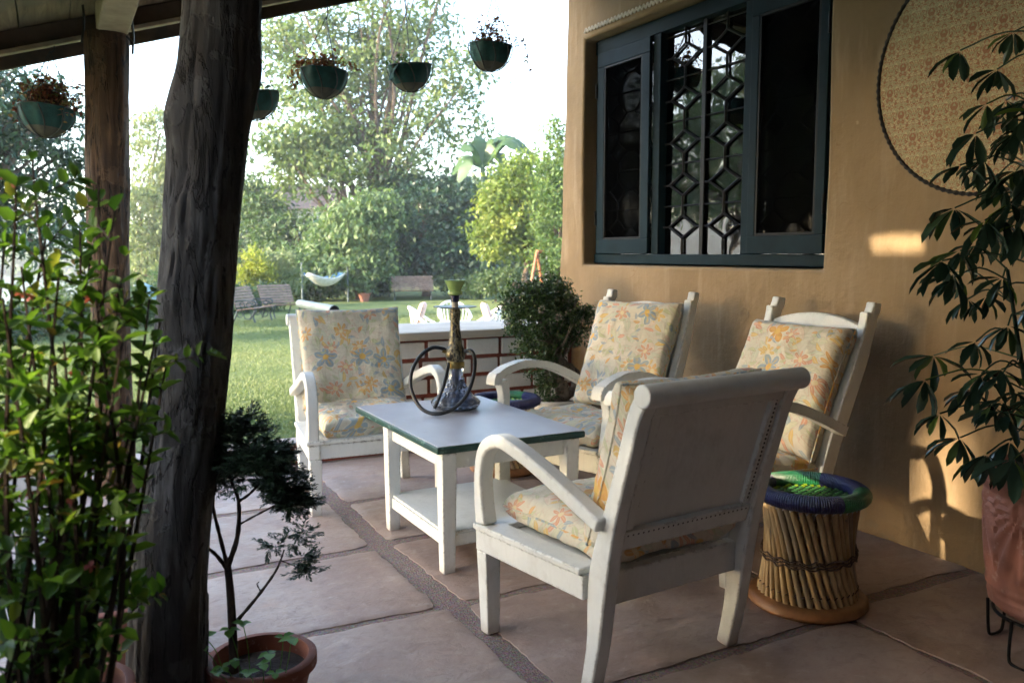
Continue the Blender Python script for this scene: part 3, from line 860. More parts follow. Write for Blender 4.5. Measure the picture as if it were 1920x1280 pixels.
# ------------------------------------------------------------------ patio floor of flagstones
def stone(parent, cs, seed):
    """split slab: uneven outline, flaked layers on its face"""
    n = 44; A, Bq, C_, D_ = [Vector((*c, 0)) for c in cs]; V = []; F = []
    cen = (A + Bq + C_ + D_) / 4
    for j in range(n + 1):
        for i in range(n + 1):
            u, v = i / n, j / n
            p = A.lerp(Bq, u).lerp(D_.lerp(C_, u), v)
            e = min(u, 1 - u, v, 1 - v)
            k = max(0.0, 1 - e * 12)
            w = Vector((noise.noise(p * 6 + Vector((seed, 0, 0))), noise.noise(p * 6 + Vector((0, seed, 3))), 0)) * 0.014 + Vector((noise.noise(p * 23 + Vector((seed, 0, 0))), noise.noise(p * 23 + Vector((0, seed, 3))), 0)) * 0.009
            cor = max(0.0, 1 - (min(u, 1 - u) + min(v, 1 - v)) * 30) * 0.012
            p = p + w * k + (cen - p).normalized() * cor
            q = Vector((p.x * 2.0 + seed, p.y * 3.4, 0)); f = noise.noise(q) * 0.7 + 0.35 * noise.noise(q * 2.7) + 0.12 * noise.noise(q * 8)
            lev = math.floor(f * 3.2) if abs(f) > 0.31 else 0
            z = 0.003 + 0.0026 * max(-1, min(2, lev)) + 0.0016 * noise.noise(p * 3 + Vector((seed, 0, 0))) + 0.0006 * noise.noise(p * 17)
            z -= 0.003 * max(0.0, 1 - e * n / 0.9)
            V.append((p.x, p.y, z))
    F = [(j * (n + 1) + i, j * (n + 1) + i + 1, (j + 1) * (n + 1) + i + 1, (j + 1) * (n + 1) + i) for j in range(n) for i in range(n)]
    ring = [i for i in range(n)] + [j * (n + 1) + n for j in range(n)] + [n * (n + 1) + i for i in range(n, 0, -1)] + [j * (n + 1) for j in range(n, 0, -1)]
    o = len(V); V += [(V[r][0], V[r][1], -0.03) for r in ring]; m = len(ring)
    F += [(ring[k], o + k, o + (k + 1) % m, ring[(k + 1) % m]) for k in range(m)]
    mb = MB(); mb.add(V, F); mb.obj('flagstone', 'stone', parent, 55)

def build_patio():
    mb = MB(); mb.box((1.39, 1.99, -0.10), (3.94, 6.48, 0.192))
    fl = struct(mb.obj('patio_floor', 'mortar'))
    cols = [(-0.55, 0.15, [-1.2, -.2, .9, 1.9, 2.75, 3.6, 4.5, 5.17]), (0.15, 1.25, [-1.2, -.3, .6, 1.35, 2.05, 2.80, 3.53, 4.33, 5.17]),
            (1.25, 2.45, [-1.2, -.4, .4, 1.2, 2.02, 2.78, 3.55, 4.25, 5.17]), (2.45, 3.33, [-1.2, -.2, .6, 1.4, 2.1, 2.95, 3.8, 4.6, 5.17])]
    gap = {-0.55: 0.01, 0.15: 0.022, 1.25: 0.045, 2.45: 0.026, 3.33: 0.035}
    for ci, (x0, x1, ys) in enumerate(cols):
        for j in range(len(ys) - 1):
            a0, a1 = x0 + gap[x0], x1 - gap[x1]
            j0 = 0.028 if j else 0.01; b0 = ys[j] + rnd.uniform(0.024, j0 + 0.008); b1 = ys[j + 1] - rnd.uniform(0.022, 0.034)
            cs = [(a0, b0), (a1, b0), (a1, b1), (a0, b1)]
            cs = [(x + rnd.uniform(-.016, .016), y + rnd.uniform(-.016, .016)) for x, y in cs]
            stone(fl, cs, ci * 17.3 + j * 5.1)
build_patio()

# ------------------------------------------------------------------ house wall with its window
WX = 3.30
OY0, OY1, OZ0, OZ1 = 2.95, 5.09, 1.222, 2.76
def build_house():
    h = thing('house', 'ochre plastered house wall with teal grilled window behind the chairs', 'house', (WX, 2.0, 0))
    O = Vector((WX, 2.0, 0))
    def lin(a, b, s):
        n = max(1, round((b - a) / s)); return [a + (b - a) * i / n for i in range(n)]
    ys = lin(-1.25, OY0, 0.12) + lin(OY0, OY1, 0.12) + lin(OY1, 5.46, 0.09) + [5.46]
    zs = lin(-0.1, OZ0, 0.12) + lin(OZ0, OZ1, 0.12) + lin(OZ1, 3.7, 0.15) + [3.7]
    def pos(y, z, x=0.0):
        k = max(0.0, (y - OY1) / (5.46 - OY1)) if y > OY1 else 0
        yy = y - 0.05 * z * k + (0.012 * noise.noise(Vector((z * 2.3, 5.1, 0))) * (k > 0.9))
        return Vector((x + 0.011 * noise.noise(Vector((y * 1.9, z * 1.9, 1.0))) + 0.003 * noise.noise(Vector((y * 7, z * 7, 4.0))), yy, z)) + Vector((WX, 0, 0)) - O
    idx = {}; V = []; F = []
    def vid(i, j, d=0):
        key = (i, j, d)
        if key not in idx:
            p = pos(ys[i], zs[j])
            if d == 1: p = Vector((0.32, p.y, p.z))
            if d == 2: p = Vector((4.0, p.y, p.z))
            idx[key] = len(V); V.append(p)
        return idx[key]
    eps = 1e-6
    inside = lambda i, j: OY0 - eps <= ys[i] < OY1 - eps and OZ0 - eps <= zs[j] < OZ1 - eps
    for i in range(len(ys) - 1):
        for j in range(len(zs) - 1):
            if inside(i, j):
                for (di, dj, e) in ((-1, 0, ((i, j), (i, j + 1))), (1, 0, ((i + 1, j), (i + 1, j + 1))), (0, -1, ((i, j), (i + 1, j))), (0, 1, ((i, j + 1), (i + 1, j + 1)))):
                    if not inside(i + di, j + dj):
                        a, b = e; F.append((vid(*a), vid(*b), vid(*b, 1), vid(*a, 1)))
            else:
                F.append((vid(i, j), vid(i + 1, j), vid(i + 1, j + 1), vid(i, j + 1)))
    L = len(ys) - 1
    for j in range(len(zs) - 1): F.append((vid(L, j), vid(L, j + 1), vid(L, j + 1, 2), vid(L, j, 2)))
    mb = MB(); mb.add(V, F)
    w = mb.obj('wall', 'adobe', h, 40, 0.018, 3)
    mb = MB(); mb.box((0.6 - O.x, -1.37, 1.8), (5.4, 0.24, 3.8), None, Matrix.Translation((0, -O.y, 0)))
    mb.obj('rear_wall', 'beam', h)
    mb = MB(); mb.box((-0.80 - O.x, 0.05 - O.y, 1.05), (0.22, 2.56, 2.1)); mb.obj('light_block_wall', 'beam', h, None, 0.02)  # unseen wall added to block light from the near left
    # dim room behind the window
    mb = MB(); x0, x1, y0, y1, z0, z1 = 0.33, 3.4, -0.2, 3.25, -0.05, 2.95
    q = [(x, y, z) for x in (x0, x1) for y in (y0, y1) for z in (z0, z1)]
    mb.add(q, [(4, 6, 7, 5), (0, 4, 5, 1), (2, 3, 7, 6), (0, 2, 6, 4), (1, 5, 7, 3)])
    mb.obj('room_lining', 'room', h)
    # window
    win = bpy.data.objects.new('window', None); COL.objects.link(win); win.parent = h; win.location = (0.12, -2.0, 0)
    win['label'] = 'dark teal three-part window with black grille'
    XF = 0.0
    def bar(name, y0, y1, z0, z1, x0=-0.02, x1=0.06, mat='window', bev=0.004, par=win):
        m2 = MB(); m2.box(((x0 + x1) / 2, (y0 + y1) / 2, (z0 + z1) / 2), (x1 - x0, y1 - y0, z1 - z0))
        return m2.obj(name, mat, par, None, bev)
    FY0, FY1, FZ0, FZ1 = OY0 + 0.012, OY1 - 0.012, OZ0 + 0.010, OZ1 - 0.012
    bar('frame_sill', FY0, FY1, FZ0, FZ0 + 0.062, -0.03, 0.062)
    bar('frame_head', FY0, FY1, FZ1 - 0.09, FZ1, -0.03, 0.062)
    bar('frame_jamb', FY0, FY0 + 0.055, FZ0 + 0.062, FZ1 - 0.09)
    bar('frame_jamb', FY1 - 0.05, FY1, FZ0 + 0.062, FZ1 - 0.09)
    zz0, zz1 = FZ0 + 0.062, FZ1 - 0.09
    bar('mullion', 4.365, 4.435, zz0, zz1, -0.025, 0.055)
    bar('mullion', 3.555, 3.625, zz0, zz1, -0.025, 0.055)
    for (a, b) in ((4.440, 5.022), (3.022, 3.550)):
        m2 = MB(); w_ = 0.078 if b > 4.5 else 0.056; x0, x1 = -0.052, -0.027
        for (ya, yb, za, zb) in ((a, b, zz0 + 0.004, zz0 + 0.1), (a, b, zz1 - 0.1, zz1 - 0.004), (a, a + w_, zz0 + 0.1, zz1 - 0.1), (b - w_, b, zz0 + 0.1, zz1 - 0.1)):
            m2.box(((x0 + x1) / 2, (ya + yb) / 2, (za + zb) / 2), (x1 - x0, yb - ya, zb - za))
        m2.obj('sash_frame', 'window', win, None, 0.004)
        m2 = MB(); e = 0.014
        for (ya, yb, za, zb) in ((a + w_, b - w_, zz0 + 0.1, zz0 + 0.1 + e), (a + w_, b - w_, zz1 - 0.1 - e, zz1 - 0.1), (a + w_, a + w_ + e, zz0 + 0.114, zz1 - 0.114), (b - w_ - e, b - w_, zz0 + 0.114, zz1 - 0.114)):
            m2.box((-0.040, (ya + yb) / 2, (za + zb) / 2), (0.018, yb - ya, zb - za))
        m2.obj('glazing_bead', 'iron', win, None, 0.002)
        m2 = MB(); m2.box((-0.030, (a + b) / 2, (zz0 + zz1) / 2), (0.002, b - a - 2 * w_, zz1 - zz0 - 0.2))
        m2.obj('fly_screen', 'screen', win)
        for zc in (zz0 + 0.25, zz1 - 0.25):
            m2 = MB(); yy = b + 0.004 if b > 4.5 else a - 0.004
            m2.tube([(-0.058, yy, zc - 0.05), (-0.058, yy, zc + 0.05)], 0.007, 8); m2.obj('hinge', 'iron', win)
    for a, b in ((4.445, 5.0), (3.63, 4.36), (3.03, 3.55)):
        m2 = MB(); m2.box((0.031, (a + b) / 2, (zz0 + zz1) / 2), (0.003, b - a, zz1 - zz0)); m2.obj('glass_pane', 'glass', win)
    # iron grille: linked hexagons and diamonds
    def grille(a, b, ncol, centre):
        m2 = MB(); r = 0.0075; x = 0.018
        per = 0.258; dh, cw = 0.138, (b - a) / ncol
        seg = lambda p, q, rr=r: m2.tube([(x, p[0], p[1]), (x, q[0], q[1])], rr, 6)
        for c in range(ncol):
            yc = a + cw * (c + 0.5); hw = cw * 0.34
            z = zz0 - 0.02; k = 0
            while z < zz1:
                l0, l1, d1 = z, z + per - dh, z + per
                cl = lambda t: min(max(t, zz0), zz1)
                if cl(l1) > cl(l0): seg((yc, cl(l0)), (yc, cl(l1)), 0.0085)
                zr = (l0 + l1) / 2
                if zz0 + 0.05 < zr < zz1: seg((yc - cw / 2, zr), (yc + cw / 2, zr), 0.0045)
                if d1 < zz1:
                    zm = (l1 + d1) / 2
                    pts = [(yc, l1), (yc + hw, zm), (yc, d1), (yc - hw, zm)]
                    for i in range(4): seg(pts[i], pts[(i + 1) % 4], 0.0075)
                    seg((yc + hw, zm), (yc + cw / 2, zm), 0.006); seg((yc - hw, zm), (yc - cw / 2, zm), 0.006)
                z += per
            if centre and c < ncol - 1: m2.box((x - 0.004, a + cw * (c + 1), (zz0 + zz1) / 2), (0.012, 0.030, zz1 - zz0))
        m2.obj('iron_grille', 'iron', win, 40)
    grille(3.63, 4.36, 2, True); grille(4.45, 5.0, 2, False); grille(3.03, 3.55, 2, False)
    m2 = MB()
    V = []; F = []; n = 40
    for i in range(n):
        t = i / (n - 1); y = 4.02 + 0.36 * t; xx = 0.36 + 0.03 * math.sin(t * 34)
        V += [(xx, y, 1.0), (xx, y, 2.7)]
    F = [(2 * i, 2 * i + 2, 2 * i + 3, 2 * i + 1) for i in range(n - 1)]
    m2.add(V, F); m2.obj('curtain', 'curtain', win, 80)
    # white scallop line painted over the lintel
    m2 = MB(); y = OY1 - 0.02; k = 0
    while y > 4.05:
        p = [(-0.014, y, OZ1 + 0.035), (-0.014, y - 0.018, OZ1 + 0.062), (-0.014, y - 0.036, OZ1 + 0.035)]
        m2.tube(spline([Vector(q) + Vector((0, 2.0 - 2.0, 0)) for q in p], 4), 0.0065, 5); y -= 0.038
    o = m2.obj('scallop_line', 'trimwhite', h, 60); o.location = (0.004, -2.0, 0)
    return h
build_house()

# ------------------------------------------------------------------ veranda roof
RS = 0.315
RA = math.atan(RS)
def rz(x): return 2.43 + RS * (x + 0.18)
def build_roof():
    t = thing('veranda_roof', 'sloping plank veranda roof on log posts at the top left', 'roof', (0.3, 5.2, 2.5))
    O = Vector((0.3, 5.2, 2.5))
    rot = Matrix.Rotation(-RA, 3, 'Y')
    x = -0.56; i = 0
    while x < 3.28:
        w = 0.245 * math.cos(RA)
        m2 = MB(); dz = rnd.uniform(-0.003, 0.003)
        c = Vector((x + w / 2, 2.02 + rnd.uniform(-.01, .01), rz(x + w / 2) + 0.0135 + dz)) - O
        if x < 0.018 < x + w:      # gap added in one plank to let sun onto the upper wall
            for (ya, yb) in ((-1.31, 2.91), (3.17, 5.35)):
                m2 = MB(); m2.box((c.x, (ya + yb) / 2 - O.y, c.z), (0.240, yb - ya, 0.025), rot); m2.obj('plank', 'plank', t, None, 0.003)
        else:
            m2.box(c, (0.240, 6.66, 0.025), rot); m2.obj('plank', 'plank', t, None, 0.003)
        x += w + 0.001
    def cover(xa, xb, ya, yb):  # sheet added above the planks to block light at their seams, gap kept open
        m2 = MB(); xc = (xa + xb) / 2; m2.box(Vector((xc, (ya + yb) / 2, rz(xc) + 0.052)) - O, ((xb - xa) / math.cos(RA), yb - ya, 0.03), rot); m2.obj('light_block_sheet', 'beam', t)
    cover(-0.60, -0.281, -1.35, 5.39); cover(0.108, 3.30, -1.35, 5.39); cover(-0.28, 0.107, -1.35, 2.66); cover(-0.28, 0.107, 3.45, 5.39)
    def rafter(y, hgt, drop, mat, wy, x0=-0.58, x1=3.25, name='rafter'):
        m2 = MB(); xc = (x0 + x1) / 2; ln = (x1 - x0) / math.cos(RA)
        m2.box(Vector((xc, y, rz(xc) - drop)) - O, (ln, wy, hgt), rot); return m2.obj(name, mat, t, None, 0.006)
    rafter(5.25, 0.095, 0.052, 'beam', 0.08, name='verge_rafter')
    rafter(5.21, 0.024, 0.112, 'beam_light', 0.055, name='verge_batten')
    rafter(5.40, 0.19, 0.062, 'beam', 0.025, x0=-0.62, name='fascia_board')
    for y in (3.4, 1.5, -0.3): rafter(y, 0.10, 0.053, 'beam', 0.08)
    m2 = MB(); m2.box(Vector((0.335, 1.95, 2.50)) - O, (0.15, 6.1, 0.15)); m2.obj('eave_beam', 'beam_light', t, None, 0.01)
    m2 = MB(); m2.box(Vector((-0.50, 1.95, rz(-0.50) - 0.05)) - O, (0.06, 6.3, 0.09), rot); m2.obj('eave_batten', 'beam', t, None, 0.006)
    m2 = MB()
    for (a, b) in (((0.42, 4.97, 2.56), (0.425, 4.96, 2.33)), ((0.20, 4.97, 2.6), (0.19, 4.96, 2.36)), ((0.36, 4.96, 2.44), (0.43, 4.95, 2.38))):
        m2.tube(spline([Vector(a) - O, (Vector(a) + Vector(b)) / 2 - O + Vector((0.01, 0, 0)), Vector(b) - O], 5), 0.006, 6)
    m2.obj('tie_wire', 'wire', t, 50)
    return t
build_roof()

def log_post(name, label, path, rad, mat, seed, knots, nr=96, nl=320, amp=1.0):
    sp = spline(path, nl // (len(path) - 1)); n = len(sp)
    o = Vector(path[0]); V = []
    for i, c in enumerate(sp):
        t = i / (n - 1); r0 = rad[0] + (rad[1] - rad[0]) * t
        for k in range(nr):
            a = 2 * math.pi * k / nr; d = Vector((math.cos(a), math.sin(a), 0))
            q = Vector((math.cos(a) * 1.4, math.sin(a) * 1.4, c.z * 1.1 + seed))
            r = r0 * (1 + 0.07 * noise.noise(q)) + amp * (0.006 * noise.noise(Vector((d.x * 3, d.y * 3, c.z * 2.6 + seed))) + 0.0025 * abs(noise.noise(Vector((d.x * 11, d.y * 11, c.z * 2.2 + seed)))) + 0.0025 * noise.noise(Vector((d.x * 24, d.y * 24, c.z * 9 + seed))))
            cr = abs(noise.noise(Vector((d.x * 4.5 + 0.3 * noise.noise(Vector((c.z * 3, d.y * 2, seed))), d.y * 4.5, c.z * 0.75 + seed * 3))))
            r -= 0.006 * max(0.0, 1 - cr * 20) * amp
            fl = noise.noise(Vector((d.x * 3.2, d.y * 3.2, c.z * 1.6 + seed * 5)))
            r += 0.0035 * (1 if fl > 0.25 else 0) * amp
            r += 0.0016 * noise.noise(Vector((d.x * 46, d.y * 46, c.z * 7)))
            for (ka, kz, ks, kr) in knots:
                da = (a - ka + math.pi) % (2 * math.pi) - math.pi
                r += kr * math.exp(-((da * r0 / ks) ** 2 + ((c.z - kz) / (ks * 1.7)) ** 2))
            V.append(c + d * r - o)
    F = [(i * nr + k, i * nr + (k + 1) % nr, (i + 1) * nr + (k + 1) % nr, (i + 1) * nr + k) for i in range(n - 1) for k in range(nr)]
    mb = MB(); mb.add(V, F); mb.f.append(tuple((n - 1) * nr + k for k in range(nr)))
    ob = mb.obj(name, mat, None, 75); ob.location = o
    return tag(ob, label, 'post')
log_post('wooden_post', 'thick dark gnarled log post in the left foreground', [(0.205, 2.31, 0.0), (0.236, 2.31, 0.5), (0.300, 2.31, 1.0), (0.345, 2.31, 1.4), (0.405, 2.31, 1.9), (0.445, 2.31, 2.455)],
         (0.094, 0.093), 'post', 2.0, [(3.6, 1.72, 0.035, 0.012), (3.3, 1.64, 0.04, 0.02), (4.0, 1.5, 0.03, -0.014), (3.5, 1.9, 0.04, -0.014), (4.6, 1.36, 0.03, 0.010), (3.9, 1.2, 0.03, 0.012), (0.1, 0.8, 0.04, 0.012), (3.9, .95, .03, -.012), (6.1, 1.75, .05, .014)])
log_post('wooden_post', 'reddish brown log post with peeled strips beside the leftmost hanging pot', [(0.262, 5.02, 0.0), (0.262, 5.02, 0.6), (0.268, 5.02, 1.2), (0.285, 5.02, 1.8), (0.312, 5.02, 2.43)],
         (0.088, 0.108), 'post2', 9.0, [(4.2, 2.2, 0.05, -0.02), (3.6, 2.0, 0.04, -0.018), (5.2, 1.9, 0.04, 0.014), (4.6, 1.45, 0.04, -0.012)], 72, 220)

# ------------------------------------------------------------------ whitewashed brick parapet with cement ledge
def build_parapet():
    t = thing('garden_wall', 'low white painted brick wall with red joints and cement ledge', 'wall', (2.6, 5.2, 0))
    O = Vector((2.6, 5.2, 0))
    m2 = MB(); m2.box(Vector((2.615, 5.535, 0.365)) - O, (1.355, 0.64, 0.73)); m2.obj('wall_core', 'redjoint', t)
    m2 = MB(); m2.box(Vector((2.60, 5.51, 0.762)) - O, (1.41, 0.72, 0.055)); m2.obj('ledge_slab', 'slab', t, None, 0.012, 3)
    m2 = MB(); m2.box(Vector((1.922, 5.53, 0.366)) - O, (0.034, 0.67, 0.735)); m2.obj('corner_strip', 'cream', t, None, 0.008)
    def brick(x0, x1, z0, z1, yf=5.2, par=t, o=O):
        m3 = MB(); ys = yf + rnd.uniform(-.002, .003)
        m3.box(Vector(((x0 + x1) / 2, ys + 0.03, (z0 + z1) / 2)) - o, (x1 - x0, 0.06, z1 - z0))
        b = m3.obj('brick', 'white2', par, None, 0.006)
        b.rotation_euler = (0, 0, 0)
    z = 0.012; row = 0
    while z < 0.70:
        hgt = 0.094 if z + 0.11 < 0.72 else 0.72 - z
        lens = [0.165, 0.175] if row % 2 == 0 else [0.245, 0.235]
        x = 1.948 - (0 if row % 2 == 0 else rnd.uniform(0, 0.08))
        while x < 3.27:
            l = rnd.choice(lens) * rnd.uniform(0.93, 1.06)
            a, b = max(x, 1.95), min(x + l, 3.28)
            if b - a > 0.03: brick(a, b, z + rnd.uniform(-.002, .002), z + hgt + rnd.uniform(-.002, .002))
            x += l + rnd.uniform(0.020, 0.030)
        z += hgt + 0.026; row += 1
    k = thing('patio_kerb', 'low white brick kerb between the flagstones and the lawn', 'kerb', (0.7, 5.2, 0))
    O2 = Vector((0.7, 5.2, 0))
    m2 = MB(); m2.box(Vector((0.68, 5.275, 0.0)) - O2, (2.44, 0.13, 0.24)); m2.obj('kerb_core', 'redjoint', k)
    x = -0.53
    while x < 1.88:
        l = rnd.uniform(0.19, 0.23); brick(x, min(x + l, 1.9), 0.02, 0.10, 5.2, k, O2); x += l + 0.02
    m2 = MB(); m2.box(Vector((0.68, 5.27, 0.128)) - O2, (2.44, 0.17, 0.02)); m2.obj('kerb_cap', 'stone', k, None, 0.006)
build_parapet()

# ------------------------------------------------------------------ chairs
def chair_roll(label, loc, rz_, grp):
    """low armchair with a rolled top rail (origin: floor, midway between the front legs; +y is its front)"""
    t = thing('armchair', label, 'chair', loc, rz_, grp)
    fx, rx, D = 0.34, 0.29, 0.56
    for s in (-1, 1):
        lx = s * (fx - 0.010); m = MB(); m.band([(lx, -0.008, 0.0), (lx, -0.002, 0.15), (lx, 0.004, 0.288)], [0.05, 0.055, 0.06], [0.05, 0.056, 0.062]); m.obj('leg', 'white', t, None, 0.005)
        # hoop armrest
        p = spline([(s * fx, 0.000, 0.384), (s * fx, 0.014, 0.47), (s * fx, 0.016, 0.56), (s * fx, -0.012, 0.645), (s * (fx - .004), -0.085, 0.686), (s * (fx - .008), -0.18, 0.675), (s * (fx - .018), -0.34, 0.625), (s * (rx + 0.028), -0.60, 0.535)], 6)
        n = len(p); m = MB(); m.band([tuple(q) for q in p], 0.055, [0.062 - 0.018 * min(1, i / 10) for i in range(n)]); m.obj('armrest', 'white', t, 50, 0.008, 3)
        # rear stile running from the foot to the rolled top
        q = spline([(s * rx, -D + 0.045, 0.0), (s * rx, -D + 0.012, 0.16), (s * rx, -D, 0.31), (s * rx, -D - 0.018, 0.42), (s * rx, -D - 0.058, 0.56), (s * rx, -D - 0.108, 0.72), (s * rx, -D - 0.152, 0.86), (s * rx, -D - 0.195, 0.935)], 5)
        n = len(q); m = MB(); m.band([tuple(a) for a in q], 0.05, [0.05 + 0.03 * math.exp(-((a.z - 0.36) / 0.17) ** 2) for a in q]); m.obj('stile', 'white', t, 50, 0.006)
        # side rail with its ledge
        m = MB()
        a, b = Vector((s * fx, 0.03, 0)), Vector((s * (rx + 0.012), -D + 0.02, 0)); d = b - a; ang = math.atan2(d.y, d.x)
        rot = Matrix.Rotation(ang, 3, 'Z'); c = (a + b) / 2
        m.box((c.x - s * 0.002, c.y + 0.012, 0.325), (d.length - 0.02, 0.056, 0.073), rot)
        m.box((c.x - s * 0.008, c.y + 0.020, 0.373), (d.length - 0.02, 0.086, 0.022), rot)
        m.obj('side_rail', 'white', t, None, 0.005)
    m = MB(); m.box((0, 0.008, 0.325), (2 * fx - 0.052, 0.036, 0.072)); m.box((0, -0.008, 0.3725), (2 * fx - 0.074, 0.078, 0.020)); m.obj('front_rail', 'white', t, None, 0.005)
    m = MB(); m.box((0, -D + 0.012, 0.322), (2 * rx - 0.051, 0.036, 0.10)); m.obj('rear_rail', 'white', t, None, 0.005)
    m = MB(); m.box((0, -0.27, 0.352), (2 * rx - 0.01, 0.47, 0.016)); m.obj('seat_board', 'white', t)
    # back: lower rail, recessed panel, rolled top
    def at(z): # centre line of the back at height z
        return -D - 0.018 + (z - 0.42) * (-0.138 / 0.44)
    ra = math.atan(0.138 / 0.44); rot = Matrix.Rotation(ra, 3, 'X')
    m = MB(); m.box((0, at(0.485), 0.485), (2 * rx - 0.051, 0.036, 0.062), rot); m.obj('back_rail', 'white', t, None, 0.004)
    m = MB(); m.box((0, at(0.70) + 0.010, 0.70), (2 * rx - 0.055, 0.014, 0.41), rot); m.obj('back_panel', 'white', t, None, 0.003)
    m = MB()
    for s in (-1, 1):
        m = MB(); m.box((s * (rx - 0.047), at(0.70) - 0.004, 0.70), (0.034, 0.020, 0.385), rot); m.obj('panel_bead', 'white', t, None, 0.003)
    m = MB(); m.box((0, at(0.895) + 0.002, 0.893), (2 * rx - 0.051, 0.040, 0.058), rot); m.obj('back_rail', 'white', t, None, 0.004)
    m = MB(); nn = 20; prof = []
    m.tube([(-rx - 0.034, -D - 0.196, 0.925), (rx + 0.034, -D - 0.196, 0.925)], 0.033, 22); m.obj('top_roll', 'white', t, 50, 0.004)
    m = MB()
    for i in range(26):
        x = -0.245 + i * 0.0196
        m.box((x, at(0.495) - 0.0185, 0.497), (0.0055, 0.002, 0.0055), rot)
    for i in range(24):
        z = 0.535 + i * 0.0142; m.box((rx - 0.047, at(z) - 0.0150, z), (0.0055, 0.002, 0.0065), rot)
    m.obj('cane_holes', 'iron', t)['kind'] = 'stuff'
    return t

def chair_ear(label, loc, rz_, grp):
    """reclining planter armchair with eared stiles and an arched crest"""
    t = thing('armchair', label, 'chair', loc, rz_, grp)
    fx, rx, D = 0.345, 0.275, 0.60
    for s in (-1, 1):
        m = MB(); m.band([(s * fx, -0.03, 0.0), (s * fx, -0.02, 0.16), (s * fx, -0.008, 0.34)], [0.05, 0.055, 0.058], [0.055, 0.062, 0.066]); m.obj('leg', 'white', t, None, 0.005)
        m = MB(); p = spline([(s * fx, -0.006, 0.342), (s * fx, -0.020, 0.45), (s * fx, -0.028, 0.55), (s * fx, -0.010, 0.635)], 5)
        m.band([tuple(a) for a in p], 0.05, [0.062 - 0.014 * math.sin(math.pi * i / (len(p) - 1)) for i in range(len(p))]); m.obj('arm_post', 'white', t, 50, 0.006)
        p = spline([(s * fx, 0.045, 0.618), (s * fx, 0.040, 0.650), (s * fx, 0.000, 0.676), (s * fx, -0.07, 0.695), (s * (fx - .004), -0.18, 0.708), (s * (fx - .012), -0.34, 0.688), (s * (fx - .022), -0.50, 0.632), (s * (rx + 0.045), -0.665, 0.555)], 6)
        n = len(p); m = MB(); m.band([tuple(a) for a in p], [0.062 - 0.010 * i / n for i in range(n)], [0.056 if i < 9 else 0.042 for i in range(n)]); m.obj('armrest', 'white', t, 50, 0.010, 3)
        q = spline([(s * rx, -D + 0.10, 0.0), (s * rx, -D + 0.055, 0.16), (s * rx, -D + 0.005, 0.32), (s * rx, -D - 0.055, 0.50), (s * rx, -D - 0.13, 0.68), (s * rx, -D - 0.200, 0.85), (s * rx, -D - 0.245, 0.99), (s * rx, -D - 0.255, 1.045)], 5)
        m = MB(); m.band([tuple(a) for a in q], 0.045, [0.075 if a.z < 0.9 else 0.066 for a in q])
        m.band([(s * rx, -D - 0.262, 1.03), (s * rx, -D - 0.280, 1.058), (s * rx, -D - 0.285, 1.088)], 0.045, [0.045, 0.052, 0.046]); m.obj('stile', 'white', t, 50, 0.006)
        m = MB(); a, b = Vector((s * fx, 0.015, 0)), Vector((s * (rx + 0.03), -D + 0.03, 0)); d = b - a; rot = Matrix.Rotation(math.atan2(d.y, d.x), 3, 'Z'); c = (a + b) / 2
        m.box((c.x - s * 0.008, c.y, 0.300), (d.length - 0.06, 0.034, 0.09), rot); m.box((c.x - s * 0.020, c.y, 0.353), (d.length - 0.02, 0.06, 0.018), rot); m.obj('side_rail', 'white', t, None, 0.005)
    m = MB(); m.box((0, -0.004, 0.298), (2 * fx - 0.060, 0.034, 0.094)); m.box((0, -0.002, 0.3535), (2 * fx - 0.062, 0.055, 0.019)); m.obj('front_rail', 'white', t, None, 0.005)
    m = MB(); m.box((0, -D + 0.03, 0.30), (2 * rx - 0.046, 0.034, 0.09)); m.obj('rear_rail', 'white', t, None, 0.005)
    m = MB(); m.box((0, -0.30, 0.340), (2 * rx - 0.01, 0.50, 0.016)); m.obj('seat_board', 'white', t)
    ra = math.atan(0.42); rot = Matrix.Rotation(ra, 3, 'X')
    m = MB(); m.box((0, -D - 0.125, 0.675), (2 * rx - 0.046, 0.014, 0.50), rot); m.obj('back_panel', 'white', t, None, 0.003)
    # arched crest rail
    m = MB(); n = 20; V = []; F = []
    for i in range(n + 1):
        x = -(rx - 0.0225) + 2 * (rx - 0.0225) * i / n
        zt = 0.978 + 0.052 * (1 - (x / rx) ** 2); zb = 0.90
        for (dy, zz) in ((-0.016, zb), (0.016, zb), (0.016, zt), (-0.016, zt)):
            V.append((x, -D - 0.228 - (zz - 0.94) * 0.32 + dy, zz))
    for i in range(n):
        for k in range(4): F.append((i * 4 + k, i * 4 + (k + 1) % 4, i * 4 + 4 + (k + 1) % 4, i * 4 + 4 + k))
    F += [(0, 1, 2, 3), tuple(n * 4 + k for k in range(4))]
    m.add(V, F); m.obj('crest_rail', 'white', t, 50, 0.005)
    return t

CG = 'white painted armchairs around the table'
near_c = chair_roll('white armchair seen from behind with rolled top rail, nearest the camera', (1.605, 2.57, 0), R(5), CG)
left_c = chair_roll('white armchair facing the camera beside the lawn, left of the table', (1.43, 4.085, 0), R(176), CG)
mid_c = chair_ear('white armchair with eared back under the window, nearest the boxwood', (2.16, 3.62, 0), R(108.5), CG)
right_c = chair_ear('white armchair with arched crest against the wall, right of the window', (2.245, 2.785, 0), R(90), CG)

